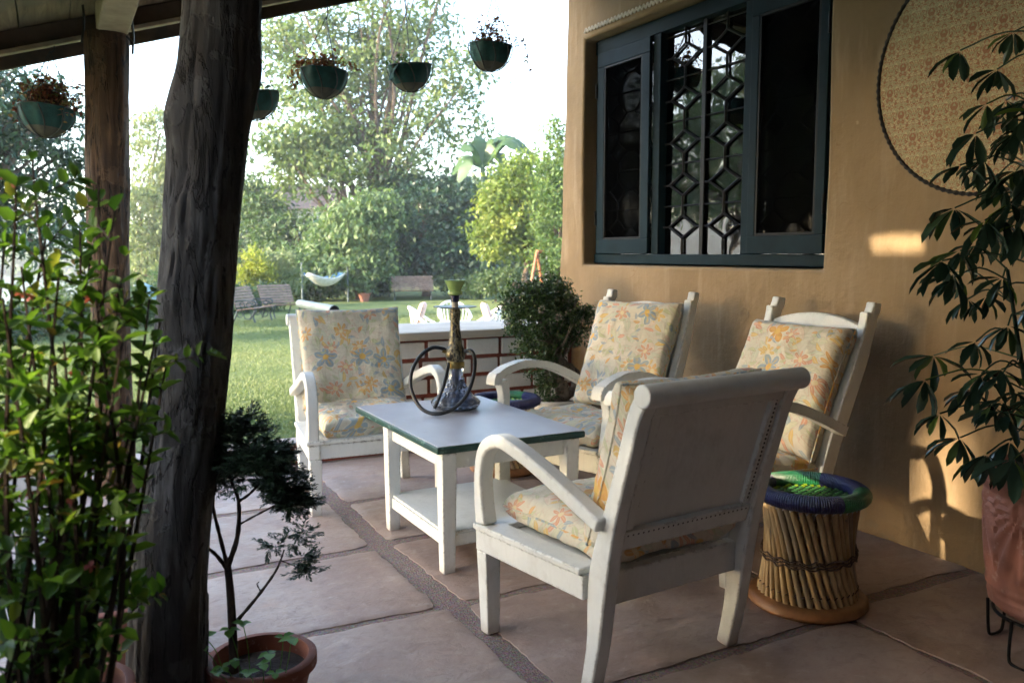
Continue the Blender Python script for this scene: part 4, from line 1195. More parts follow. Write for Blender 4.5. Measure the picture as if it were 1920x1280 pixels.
# ------------------------------------------------------------------ cushions
def cushion(name, label, chair, w, d, th, loc, rx_, seed, puff=0.35, sag=0.0, twist=0.0):
    n = 46
    V = []; F = []
    idx = {}
    for side in (1, -1):
        for j in range(n + 1):
            for i in range(n + 1):
                edge = i in (0, n) or j in (0, n)
                if side == -1 and edge: idx[(side, i, j)] = idx[(1, i, j)]; continue
                u, v = 2 * i / n - 1, 2 * j / n - 1
                u = math.copysign(1 - (1 - abs(u)) ** 1.35, u); v = math.copysign(1 - (1 - abs(v)) ** 1.35, v)
                prof = max(0.0, (1 - abs(u) ** 7) * (1 - abs(v) ** 7)) ** puff
                x, y = u * w / 2, v * d / 2
                pin = 0.035 * (abs(u) ** 3) * (1 - abs(v) ** 2) ; piny = 0.035 * (abs(v) ** 3) * (1 - abs(u) ** 2)
                x -= math.copysign(pin * w, u) * 0.6; y -= math.copysign(piny * d, v) * 0.6
                q = Vector((x * 5, y * 5, seed + side))
                z = side * th / 2 * prof * (1 + 0.16 * noise.noise(q))
                z += 0.010 * noise.noise(Vector((x * 4 + seed, y * 4, 0))) + prof * 0.004 * noise.noise(Vector((x * 17, y * 9, seed)))
                r1 = noise.noise(Vector((x * 7 + y * 3, y * 16, seed * 2))); z += side * prof * 0.008 * (1 - abs(r1) * 2.2)
                r2 = noise.noise(Vector((x * 15 + seed, (y - x) * 5, seed))); z += side * prof * 0.006 * (1 - abs(r2) * 2.5) * (abs(u) ** 2 + abs(v) ** 2) * 0.6
                z += sag * (u * u) + 0.012 * noise.noise(Vector((x * 2.2, y * 2.2, seed * 3)))
                idx[(side, i, j)] = len(V); V.append((x, y, z))
    for side in (1, -1):
        for j in range(n):
            for i in range(n):
                a = [idx[(side, i, j)], idx[(side, i + 1, j)], idx[(side, i + 1, j + 1)], idx[(side, i, j + 1)]]
                F.append(tuple(a))
    mb = MB(); mb.add(V, F)
    o = mb.obj(name, 'floral', None, 70)
    rim_i = [(i, 0) for i in range(n)] + [(n, j) for j in range(n)] + [(i, n) for i in range(n, 0, -1)] + [(0, j) for j in range(n, -1, -1)]
    pm = MB(); pm.tube([V[idx[(1, i, j)]] for i, j in rim_i], 0.0042, 6, False); pm.obj('piping', 'floral', o, 70)
    Mx = Matrix.Translation(chair.location) @ Matrix.Rotation(chair.rotation_euler.z, 4, 'Z') @ Matrix.Translation(loc) @ Matrix.Rotation(twist, 4, 'Z') @ Matrix.Rotation(rx_, 4, 'X')
    o.matrix_world = Mx
    return tag(o, label, 'cushion', 'floral chair cushions')
cushion('seat_cushion', 'floral seat cushion on the armchair nearest the camera', near_c, 0.55, 0.56, 0.115, (0.0, -0.285, 0.436), 0.0, 1.3, 0.3)
cushion('back_cushion', 'floral back cushion peeking over the rolled rail of the nearest armchair', near_c, 0.57, 0.52, 0.13, (-0.005, -0.560, 0.690), R(90 + 17), 2.7, 0.3)
cushion('seat_cushion', 'sunken floral seat cushion on the armchair beside the lawn', left_c, 0.56, 0.56, 0.11, (0.0, -0.275, 0.434), R(-2), 3.9, 0.3)
cushion('back_cushion', 'upright floral back cushion on the armchair beside the lawn', left_c, 0.585, 0.56, 0.105, (-0.005, -0.585, 0.715), R(90 + 15), 5.1, 0.3)
cushion('seat_cushion', 'floral seat cushion on the armchair under the window', mid_c, 0.56, 0.56, 0.11, (0.0, -0.29, 0.412), R(2), 6.3, 0.3)
cushion('back_cushion', 'tall floral back cushion on the armchair under the window', mid_c, 0.55, 0.62, 0.11, (0.0, -0.655, 0.745), R(90 + 23), 7.7, 0.3)
cushion('seat_cushion', 'floral seat cushion on the armchair right of the window', right_c, 0.56, 0.56, 0.11, (0.0, -0.29, 0.412), R(2), 8.2, 0.3)
cushion('back_cushion', 'slumped floral back cushion on the armchair right of the window', right_c, 0.57, 0.60, 0.13, (0.0, -0.640, 0.705), R(90 + 24), 9.4, 0.3, twist=R(0))

# ------------------------------------------------------------------ table
def build_table():
    t = thing('coffee_table', 'low table with grey top, green edge and white shelf frame', 'table', (1.66, 3.58, 0))
    O = Vector((1.66, 3.58, 0))
    m = MB(); m.box(Vector((1.66, 3.585, 0.5185)) - O, (0.700, 1.045, 0.029)); m.obj('table_edge', 'green_edge', t, None, 0.008, 3)
    m = MB(); m.box(Vector((1.66, 3.585, 0.5342)) - O, (0.688, 1.033, 0.003)); m.obj('table_top', 'tabletop', t, None, 0.001)
    ya, yb = 3.105, 3.735
    for x in (1.368, 1.952):
        for y in (ya, yb):
            m = MB(); m.band([(x, y, 0.0), (x, y, 0.25), (x, y, 0.503)], [0.052, 0.06, 0.066], [0.052, 0.06, 0.066]); m.obj('leg', 'white', t, None, 0.005)
    for x in (1.368, 1.952):
        m = MB(); m.box(Vector((x, (ya + yb) / 2, 0.135)) - O + O, (0.03, yb - ya - 0.056, 0.05)); m.obj('shelf_rail', 'white', t, None, 0.004)
    for y in (ya, yb):
        m = MB(); m.box((1.66, y, 0.135), (0.53, 0.03, 0.05)); m.obj('shelf_rail', 'white', t, None, 0.004)
    m = MB(); m.box((1.66, (ya + yb) / 2, 0.167), (0.60, yb - ya + 0.02, 0.012)); m.obj('shelf', 'white', t, None, 0.004)
    for x in (1.368, 1.952):
        m = MB(); m.box((x, (ya + yb) / 2, 0.468), (0.024, yb - ya - 0.068, 0.07)); m.obj('apron', 'white', t, None, 0.004)
    for y in (ya, yb):
        m = MB(); m.box((1.66, y, 0.468), (0.516, 0.024, 0.07)); m.obj('apron', 'white', t, None, 0.004)
    for ch in t.children:
        if ch.name.split('.')[0] not in ('table_top', 'table_edge'): ch.location = -O
build_table()

# ------------------------------------------------------------------ water pipe
def build_hookah():
    t = thing('hookah', 'glass based hookah with coiled black hose and green bowl on the table', 'hookah', (1.722, 3.79, 0.537))
    L = lambda prof, name, mat, n=40, sm=40, par=t: MB().lathe(prof, n).obj(name, mat, par, sm)
    out = [(0.0, 0.002), (0.085, 0.002), (0.108, 0.008), (0.120, 0.024), (0.122, 0.034), (0.110, 0.050), (0.092, 0.064), (0.075, 0.082), (0.060, 0.104), (0.048, 0.128), (0.041, 0.155), (0.038, 0.182), (0.040, 0.212)]
    inn = [(r - 0.004, z + (0.006 if i < 3 else 0)) for i, (r, z) in enumerate(out) if r > 0.05 or z > 0.05][::-1] + [(0.0, 0.010)]
    fine = []
    for i in range(len(out) - 1):
        for k in range(5): fine.append((out[i][0] + (out[i + 1][0] - out[i][0]) * k / 5, out[i][1] + (out[i + 1][1] - out[i][1]) * k / 5))
    fine.append(out[-1])
    facet = lambda r, z, a: r * (1 + (0.035 * abs(math.sin(a * 9 + z * 130)) * abs(math.sin(a * 9 - z * 130)) if 0.036 < z < 0.15 and r > 0.0415 else 0.0))
    m = MB(); m.lathe(fine, 110, None, mod=facet); m.lathe(inn, 64); m.obj('glass_base', 'vase', t, 60)
    L([(0.0, 0.012), (0.090, 0.014), (0.108, 0.024), (0.0, 0.025)], 'base_liquid', 'tray')
    L([(0.0, 0.03), (0.008, 0.03), (0.008, 0.21), (0.0, 0.21)], 'down_tube', 'tray', 16)
    L([(0.0, 0.205), (0.043, 0.205), (0.045, 0.214), (0.045, 0.232), (0.042, 0.238), (0.0, 0.238)], 'brass_collar', 'brass')
    L([(0.0, 0.236), (0.036, 0.236), (0.046, 0.252), (0.050, 0.272), (0.048, 0.292), (0.040, 0.304), (0.034, 0.318), (0.031, 0.345), (0.026, 0.38), (0.023, 0.42), (0.025, 0.455), (0.028, 0.480), (0.023, 0.495), (0.0, 0.495)], 'stem', 'stem', 40)
    L([(0.0, 0.494), (0.02, 0.494), (0.105, 0.503), (0.1055, 0.507), (0.02, 0.501), (0.0, 0.501)], 'ash_tray', 'tray', 48)
    L([(0.0, 0.50), (0.016, 0.50), (0.015, 0.535), (0.0, 0.535)], 'neck', 'slab', 24)
    L([(0.0, 0.528), (0.020, 0.528), (0.021, 0.562), (0.0, 0.562)], 'rubber_ring', 'navy', 28)
    L([(0.0, 0.560), (0.026, 0.560), (0.036, 0.566), (0.037, 0.577), (0.031, 0.586), (0.037, 0.604), (0.050, 0.630), (0.0515, 0.633), (0.047, 0.632), (0.033, 0.604), (0.0, 0.600)], 'clay_bowl', 'bowlgreen', 40)
    ca, sa = math.cos(R(-28.26)), math.sin(R(-28.26))
    def P(r, f, z): return Vector((r * ca - f * sa, r * sa + f * ca, z))   # right of view, away from view, up
    for a, nm in ((math.pi, 'hose_port'), (0, 'hose_port')):
        d = P(math.cos(a), -0.2, 0.25).normalized(); m = MB(); m.tube([d * 0.03 + Vector((0, 0, .275)), d * 0.066 + Vector((0, 0, .275))], [0.012, 0.009], 14); m.obj(nm, 'brass', t, 50)
    pts = [P(0.040, -0.012, 0.285), P(0.078, -0.03, 0.292), P(0.098, -0.07, 0.255), P(0.094, -0.12, 0.18), P(0.062, -0.165, 0.095), P(0.0, -0.185, 0.035), P(-0.08, -0.19, 0.012), P(-0.155, -0.16, 0.035), P(-0.205, -0.11, 0.115), P(-0.205, -0.07, 0.20), P(-0.165, -0.04, 0.270), P(-0.11, -0.02, 0.305), P(-0.06, -0.01, 0.300), P(-0.035, 0.0, 0.280)]
    m = MB(); m.tube(spline(pts, 8), 0.0092, 14); m.obj('hose', 'hose', t, 60)
    m = MB(); m.tube(spline([P(-0.028, -0.05, 0.235), P(-0.045, -0.11, 0.15), P(-0.072, -0.135, 0.075), P(-0.092, -0.14, 0.028)], 6), [0.0085] * 19, 12); m.obj('hose_handle', 'hose', t, 60)
build_hookah()

# ------------------------------------------------------------------ cane stools
def build_stool(label, loc, rot, grp):
    t = thing('cane_stool', label, 'stool', loc, rot, grp)
    H = 0.425; rb, rm, rt = 0.172, 0.150, 0.182
    rim = lambda name, mat, a0, a1: MB().lathe([(0.178 + 0.030 * math.cos(b) * 1.15, H + 0.030 * math.sin(b)) for b in [2 * math.pi * k / 16 for k in range(17)]], max(6, int((a1 - a0) * 14)), None, a0, a1).obj(name, mat, t, 70)
    cuts = [0.0, 1.05, 2.35, 3.6, 4.9, 2 * math.pi]
    mats = ['rope_green', 'rope_blue', 'rope_green', 'rope_blue', 'rope_blue']
    for k in range(5): rim('rim_wrap', mats[k], cuts[k] + (0.002 if k else 0), cuts[k + 1])
    # slanted canes around the waisted drum
    n = 38; me = None
    for k in range(n):
        a = 2 * math.pi * k / n; tw = -0.62 + rnd.uniform(-.03, .03)
        path = []
        for i in range(7):
            s = i / 6; aa = a + tw * s; r = rb + (rt - 0.014 - rb) * s - 0.020 * math.sin(math.pi * s)
            path.append((r * math.cos(aa), r * math.sin(aa), 0.045 + (H - 0.062) * s))
        rr = rnd.uniform(0.0098, 0.0124)
        m = MB(); rad = [rr] * 7; m.tube(path, rad, 7); m.obj('cane', 'bamboo', t, 60)
    for k in range(26):
        a = 2 * math.pi * k / 26; tw = 0.8
        path = []
        for i in range(6):
            s = i / 5; aa = a + tw * s; r = rb - 0.018 + (rt - 0.014 - rb) * s - 0.020 * math.sin(math.pi * s)
            path.append((r * math.cos(aa), r * math.sin(aa), 0.045 + (H - 0.062) * s))
        m = MB(); m.tube(path, 0.008, 6); m.obj('inner_cane', 'bamboo', t, 60)
    for z, r in ((0.20, 0.161), (0.212, 0.162), (0.19, 0.162)):
        m = MB(); m.tube([((r + 0.008 + 0.0025 * math.sin(i * 2.1)) * math.cos(i * math.pi / 30), (r + 0.008 + 0.0025 * math.sin(i * 2.1)) * math.sin(i * math.pi / 30), z + 0.006 * math.sin(i * 1.7 + z * 90) + 0.01 * math.sin(i * math.pi / 30)) for i in range(61)], 0.0032, 5, False); m.obj('twine_band', 'twine', t, 60)
    for z, r, mt in ((0.078, 0.176, 'twine'), (0.385, 0.176, 'hamwhite')):
        m = MB()
        for k in range(0, n):
            a = 2 * math.pi * (k + 0.5) / n + (-0.1 if z < 0.2 else -0.55); p = Vector((r * math.cos(a), r * math.sin(a), z)); q = Vector((r * math.cos(a + 0.07), r * math.sin(a + 0.07), z + 0.008))
            m.tube([p, (p + q) / 2 * 1.012, q], 0.0022, 5)
        m.obj('binding', mt, t)
    m = MB(); m.lathe([(0.150, 0.004), (0.205, 0.004), (0.216, 0.016), (0.214, 0.036), (0.202, 0.046), (0.160, 0.050), (0.150, 0.046), (0.150, 0.004)], 48); m.obj('base_ring', 'tyre', t, 45)
    # woven seat: straps over and under
    m = MB(); m.lathe([(0.0, H - 0.024), (0.165, H - 0.018)], 32); m.obj('seat_web', 'weave_navy', t)
    st = 0.029; k = -6
    shared = {}
    for mt in ('weave_green', 'weave_navy', 'weave_lime'):
        mm = MB(); nn = 5; V = []; F = []
        for i in range(nn):
            s = i / (nn - 1); zz = 0.006 * math.sin(math.pi * s)
            for y in (-0.0095, 0.0095): V.append(((s - 0.5) * 0.031, y, zz))
        F = [(2 * i, 2 * i + 2, 2 * i + 3, 2 * i + 1) for i in range(nn - 1)]
        mm.add(V, F); shared[mt] = mm.mesh('strap', mt, 70)
    for i in range(-6, 7):
        for j in range(-8, 9):
            x, y = i * st + (0.5 * st if j % 2 else 0), j * 0.0195
            if x * x + y * y > 0.146 ** 2: continue
            mt = 'weave_lime' if (x * x + y * y > 0.118 ** 2 and abs(x) > 0.08) else 'weave_green'
            o = mk('strap', shared[mt], t); o.location = (x, y, H - 0.0165 + rnd.uniform(-.001, .001)); o.scale = (0.56, 0.74, 1.2)
            if (x + st / 2) ** 2 + y * y < 0.146 ** 2:
                o = mk('strap', shared['weave_navy'], t); o.location = (x + st / 2, y, H - 0.0185); o.scale = (0.5, 0.9, 0.7)
    return t
SG = 'cane stools with blue and green rims'
build_stool('cane stool with blue and green rim by the wall, right of the nearest chair', (2.435, 2.195, 0), R(-105), SG)
build_stool('cane stool half hidden behind the table and the armchair', (2.36, 4.47, 0), R(20), SG)

# ------------------------------------------------------------------ round cloth panel hung on the wall
def build_disc():
    t = thing('wall_hanging', 'large round printed cloth panel with black braid on the wall', 'wall hanging', (WX - 0.03, 2.145, 2.035))
    m = MB(); m.lathe([(0.0, 0.012), (0.2, 0.014), (0.4, 0.010), (0.492, 0.004), (0.495, -0.018), (0.0, -0.018)], 96, Matrix.Rotation(R(-90), 4, 'Y')); m.obj('cloth', 'damask', t, 40)
    m = MB(); n = 420
    m.tube([(-0.004, 0.500 * math.cos(2 * math.pi * i / n), 0.500 * math.sin(2 * math.pi * i / n)) for i in range(n + 1)], [0.0082 + 0.0022 * math.sin(i * math.pi * 0.5) for i in range(n + 1)], 8); m.obj('braid', 'cord', t)
build_disc()

# ------------------------------------------------------------------ placing helpers (view rays to real distances)
CAMP = Vector((0, 0, 1.3))
_q = camo.rotation_euler.to_matrix()
_rt, _up, _fw = _q @ Vector((1, 0, 0)), _q @ Vector((0, 1, 0)), _q @ Vector((0, 0, -1))
def Q(u, v, d):
    return CAMP + (_fw + _rt * ((u - 960) / 1600.0) + _up * ((640 - v) / 1600.0)) * d
def B(u, d, z=None):
    p = Q(u, 475, d); p.z = ground_z(p.x, p.y) if z is None else z
    return p

# ------------------------------------------------------------------ hanging pots along the far edge of the roof
def hanging_pot(label, x, z, seed, plant, n, spread, trail=None, flap=False):
    y = 5.20
    t = thing('hanging_pot', label, 'hanging pot', (x, y, z), rnd.uniform(0, 6), 'green hanging pots under the roof edge')
    rr = random.Random(seed); t.rotation_euler = (rr.uniform(-.11, .11), rr.uniform(-.11, .11), t.rotation_euler.z); t.scale = ((0.84 if seed == 1 else 0.91) * rr.uniform(.97, 1.03),) * 3
    mod = lambda r, zz, a: r * (1 + 0.05 * math.sin(a * 8 + seed) + 0.04 * noise.noise(Vector((math.cos(a) * 2, math.sin(a) * 2, zz * 9 + seed))))
    full = [(0.152 * math.cos(b), -0.165 * math.sin(b)) for b in [k * math.pi / 2 / 12 for k in range(13)]]
    MB().lathe([(0.150, 0.012), (0.157, 0.008)] + full[:7], 40, None, mod=mod).obj('net_lining', 'net', t, 70)
    bo = MB().lathe(full[6:], 40, None, mod=mod).obj('bowl', 'coco', t, 70)
    m = MB(); m.lathe([(0.0, -0.012), (0.148, -0.004)], 24); m.obj('soil', 'soil', bo)
    m = MB(); m.tube([(0.158 * math.cos(a), 0.158 * math.sin(a), 0.008) for a in [2 * math.pi * k / 40 for k in range(41)]], 0.0035, 6, False); m.obj('rim_wire', 'wire', bo)
    for k in range(8):
        a = 2 * math.pi * k / 8; m = MB()
        m.tube([(0.160 * math.cos(b) * math.cos(a + 0.25 * math.sin(b * 2)), 0.160 * math.cos(b) * math.sin(a + 0.25 * math.sin(b * 2)), -0.172 * math.sin(b)) for b in [j * math.pi / 2 / 9 for j in range(10)]], 0.0042, 5, False); m.obj('basket_wire', 'wire', bo)
    hk = 0.36
    for k in range(3):
        a = 2 * math.pi * k / 3; m = MB(); nl = 16
        p0, p1 = Vector((0.155 * math.cos(a), 0.155 * math.sin(a), 0.01)), Vector((0, 0, hk))
        m.tube([p0.lerp(p1, i / nl) for i in range(nl + 1)], [0.0018 if i % 2 else 0.0042 for i in range(nl + 1)], 5); m.obj('chain', 'wire', t)
    top = rz(x) - 0.13 - z
    m = MB(); pts = [(0, 0, hk - 0.01), (0.016, 0, hk + 0.0), (0.024, 0, hk + 0.02), (0.018, 0, hk + 0.05), (0.005, 0, hk + 0.12), (0, 0, max(top, hk + 0.16) + 0.03)]
    m.tube(spline(pts, 6), 0.0042, 7); m.obj('hook', 'wire', t, 60)
    # plant
    P, D, N, L = [], [], [], []
    mst = MB()
    for i in range(n):
        a = rr.uniform(0, 6.283); up = rr.uniform(0.05, spread[1]); out = rr.uniform(0.02, spread[0])
        b = Vector((rr.uniform(-.09, .09), rr.uniform(-.09, .09), -0.005)); e = b + Vector((math.cos(a) * out, math.sin(a) * out, up))
        mst.tube(spline([b, b.lerp(e, .5) + Vector((0, 0, .03)), e], 3), 0.0016, 3)
        for k in range(8):
            p = b.lerp(e, rr.uniform(0.3, 1.05)) + Vector((rr.gauss(0, .014), rr.gauss(0, .014), rr.gauss(0.01, .012)))
            P.append(p); D.append((rr.gauss(0, 1), rr.gauss(0, 1), rr.gauss(-.1, .6))); N.append((rr.gauss(0, .5), rr.gauss(0, .5), 1)); L.append(rr.uniform(.020, .042))
    if trail:
        inv = Matrix.Rotation(-t.rotation_euler.z, 3, 'Z')
        for (dx, dy, dz, cnt) in trail:
            e = inv @ Vector((dx, dy, 0)); b = e.normalized() * 0.13; mid = e.normalized() * max(0.17, e.length * 0.8) + Vector((0, 0, 0.05)); e.z = dz
            pp = spline([b, mid, e], 6); mst.tube(pp, 0.0016, 3)
            for k in range(cnt):
                p = pp[rr.randrange(3, len(pp))] + Vector((rr.gauss(0, .016), rr.gauss(0, .016), rr.gauss(0, .018)))
                P.append(p); D.append((rr.gauss(0, 1), rr.gauss(0, 1), rr.gauss(-.3, .6))); N.append((rr.gauss(0, .5), rr.gauss(0, .5), 1)); L.append(rr.uniform(.022, .042))
    mst.obj('twigs', 'bark_dark', t)['kind'] = 'stuff'
    L = np.array(L)
    o = mk('foliage', leaf_mesh('foliage', P, D, N, L, L * 0.62, plant, T_LEAF), t); o['kind'] = 'stuff'
    if flap:
        inv = Matrix.Rotation(-t.rotation_euler.z, 3, 'Z'); m = MB(); V = []; F = []
        for i in range(9):
            for j in range(7):
                s, w = i / 8, j / 6 - 0.5
                v = Vector((-0.13 - 0.05 * s + 0.02 * noise.noise(Vector((s * 3, w * 4, 2))), -0.06 + w * (0.10 - 0.04 * s), 0.0 - 0.10 * s + 0.02 * noise.noise(Vector((s * 4, w * 5, 1)))))
                V.append(inv @ v)
        F = [(i * 7 + j, i * 7 + j + 1, i * 7 + 8 + j, i * 7 + 7 + j) for i in range(8) for j in range(6)]
        m.add(V, F); m.obj('net_flap', 'net', t, 80)
    return t
ccx, ccy = 0.88, -0.47
hanging_pot('green hanging pot with bushy drying plant, leftmost beside the brown post', 0.018, 2.05, 1, 'leaf_red', 95, (0.15, 0.20), [(0.17, -0.09, -0.03, 14), (-0.17, 0.09, 0.0, 14), (-.16, .08, -.1, 6), (.1, -.2, -.09, 8)])
hanging_pot('green hanging pot half hidden behind the thick dark post', 1.085, 2.225, 2, 'leaf_mid', 10, (0.10, 0.06))
hanging_pot('green hanging pot with orange red leaves trailing over its left side', 1.507, 2.385, 3, 'leaf_red', 38, (0.13, 0.11), [(-0.22 * ccx, 0.22 * .47, -0.10, 26), (-0.20 * ccx, 0.2 * .47, -0.17, 22), (-0.17, 0.03, -0.04, 16), (0.2, -0.1, 0.03, 5)])
hanging_pot('green hanging pot with sparse twigs and loose netting, between two fuller pots', 2.06, 2.475, 4, 'leaf_fresh', 7, (0.16, 0.07), [(-0.26, 0.12, 0.06, 5), (-0.24, 0.12, 0.01, 2), (0.22, -0.10, 0.04, 4)], True)
hanging_pot('green hanging pot with dark red plant trailing right, nearest the house corner', 2.634, 2.66, 5, 'leaf_red', 34, (0.10, 0.22), [(0.24, -0.13, -0.06, 14), (0.20, -0.1, -0.02, 10), (0.25, -0.14, -0.12, 8), (-0.18, 0.08, 0.02, 4)])

# ------------------------------------------------------------------ potted plants on the patio
def pot_lathe(t, name, mat, rb, rt, h, rim=0.02, n=40, flute=0, soil=True, lip=0.03):
    prof = [(0.0, 0.0), (rb, 0.0), (rb + (rt - rb) * 0.5, h * 0.5), (rt, h - lip), (rt + rim, h - lip + 0.004), (rt + rim, h - 0.004), (rt + rim - 0.006, h), (rt - 0.008, h), (rt - 0.014, h - 0.05)]
    mod = (lambda r, z, a: r * (1 + 0.012 * math.sin(a * flute)) if 0.02 < z < h - lip - 0.001 else r) if flute else None
    po = MB().lathe(prof, n if not flute else flute * 6, None, mod=mod).obj(name, mat, t, 40)
    if soil: MB().lathe([(0.0, h - 0.035), (rt - 0.01, h - 0.045)], 28).obj('soil', 'soil', po)

def needle_tufts(lobes, nspr, per, nl, mat, name, parent, flat=0.35):
    P, D, N, L = [], [], [], []
    rr = random.Random(5)
    for k in range(nspr):
        c, r = rr.choice(lobes)
        u = Vector((rr.gauss(0, 1), rr.gauss(0, 1), rr.gauss(0, 1))).normalized() * (rr.random() ** (1 / 2.4))
        b = Vector(c) + Vector((u.x * r[0], u.y * r[1], u.z * r[2]))
        ax = (Vector((u.x, u.y, 0.25 * u.z + 0.1)) + Vector((rr.gauss(0, .4), rr.gauss(0, .4), rr.gauss(0, .2)))).normalized(); ln = rr.uniform(0.03, 0.055)
        sd = ax.cross(Vector((0, 0, 1))).normalized(); nn = sd.cross(ax)
        for i in range(per):
            s = i / per; th = rr.uniform(0, 6.283)
            P.append(b + ax * ln * s); D.append(ax * 0.75 + (sd * math.cos(th) + nn * math.sin(th) * flat)); N.append(nn + Vector((rr.gauss(0, .3), rr.gauss(0, .3), 0))); L.append(nl * (1.1 - 0.5 * s))
    L = np.array(L)
    o = mk(name, leaf_mesh(name, [tuple(p) for p in P], [tuple(d) for d in D], [tuple(n) for n in N], L, nl * 0.24, mat), parent); o['kind'] = 'stuff'
    return o

def build_bonsai():
    base = Vector((0.455, 2.30, 0.0))
    t = thing('bonsai_tree', 'small dark needled bonsai in a brown pot beside the thick post', 'plant', base)
    pot_lathe(t, 'pot', 'plastic_pot', 0.10, 0.135, 0.205, 0.014, 48, lip=0.035)
    d = 2.25
    loc = lambda u, v, dd=d: Q(u - 14 - max(0, 1050 - v) * 0.06, v, dd) - base
    m = MB()
    tr = spline([loc(453, 1260), loc(450, 1180), loc(446, 1110), loc(441, 1062), ], 5); m.tube(tr, [0.0125 - 0.0035 * i / len(tr) for i in range(len(tr))], 8)
    def br(pts, r0, r1=0.002):
        s = spline([loc(*p) for p in pts], 5); m.tube(s, [r0 + (r1 - r0) * i / (len(s) - 1) + 0.0007 * math.sin(i * 2.3) for i in range(len(s))], 6)
    br([(441, 1062), (462, 1005), (468, 940), (456, 900), (445, 850)], 0.008)
    br([(441, 1062), (428, 1000), (420, 950), (426, 915), (440, 880)], 0.006)
    br([(440, 1066), (420, 1040), (400, 1022), (392, 1010)], 0.006, .003)
    br([(467, 940), (490, 925), (515, 900), (540, 880, 2.2)], 0.0045)
    br([(462, 985), (500, 965), (540, 945), (575, 930)], 0.003)
    br([(456, 900), (480, 880), (500, 840), (505, 810, 2.3)], 0.004)
    br([(420, 955), (412, 920), (410, 880)], 0.003)
    br([(457, 1165), (495, 1120), (528, 1075), (540, 1050), (548, 1030)], 0.0055, .002)
    br([(540, 1050), (565, 1060), (590, 1075)], 0.002, .001); br([(503, 1108), (496, 1095), (500, 1090)], 0.002, .001)
    m.obj('trunk', 'bark_dark', t, 60)
    px = d / 1600
    S_ = lambda u, v, ru, rv, dd=d: (tuple(loc(u, v, dd)), (ru * px, ru * px, rv * px))
    lob = [S_(470, 840, 55, 40), S_(440, 810, 32, 40), S_(510, 870, 50, 42, 2.2), S_(545, 895, 42, 30), S_(480, 890, 60, 28, 2.3), S_(430, 880, 25, 30), S_(560, 925, 30, 18), S_(490, 800, 30, 25, 2.3), S_(525, 845, 40, 22), S_(575, 945, 24, 12)]
    lob += lob
    needle_tufts(lob, 820, 26, 0.018, 'leaf_pine', 'needles', t)
    lob2 = [S_(555, 1012, 34, 16), S_(590, 998, 24, 10), S_(530, 1025, 22, 9), S_(575, 1050, 20, 12), S_(590, 1072, 10, 8)]
    needle_tufts(lob2, 72, 26, 0.016, 'leaf_pine', 'needles', t)
    P, D, N, L = [], [], [], []
    for (u, v, dd) in ((400, 1195, 2.3), (430, 1250, 2.2), (395, 1215, 2.25), (560, 1198, 2.2), (545, 1195, 2.22), (520, 1225, 2.2), (505, 1245, 2.15), (455, 1238, 2.2), (480, 1262, 2.15), (445, 1180, 2.22), (470, 1170, 2.22), (420, 1262, 2.15), (530, 1262, 2.2)):
        c = loc(u, v, dd)
        for k in range(3):
            a = k * 2.094 + rnd.uniform(0, 1); P.append(tuple(c)); D.append((math.cos(a), math.sin(a), rnd.uniform(-.2, .3))); N.append((0, 0, 1)); L.append(rnd.uniform(.022, .036))
        mm = MB(); mm.tube(spline([Vector((c.x * 0.7, c.y * 0.7, 0.165)), (c + Vector((c.x * .7, c.y * .7, .165))) / 2 + Vector((0.004, 0, .01)), c], 4), 0.0012, 4); mm.obj('clover_stalk', 'leaf_oxalis', t)
    L = np.array(L); o = mk('clover_leaves', leaf_mesh('clover_leaves', P, D, N, L, L * 0.95, 'leaf_oxalis', T_LEAF), t); o['kind'] = 'stuff'
build_bonsai()

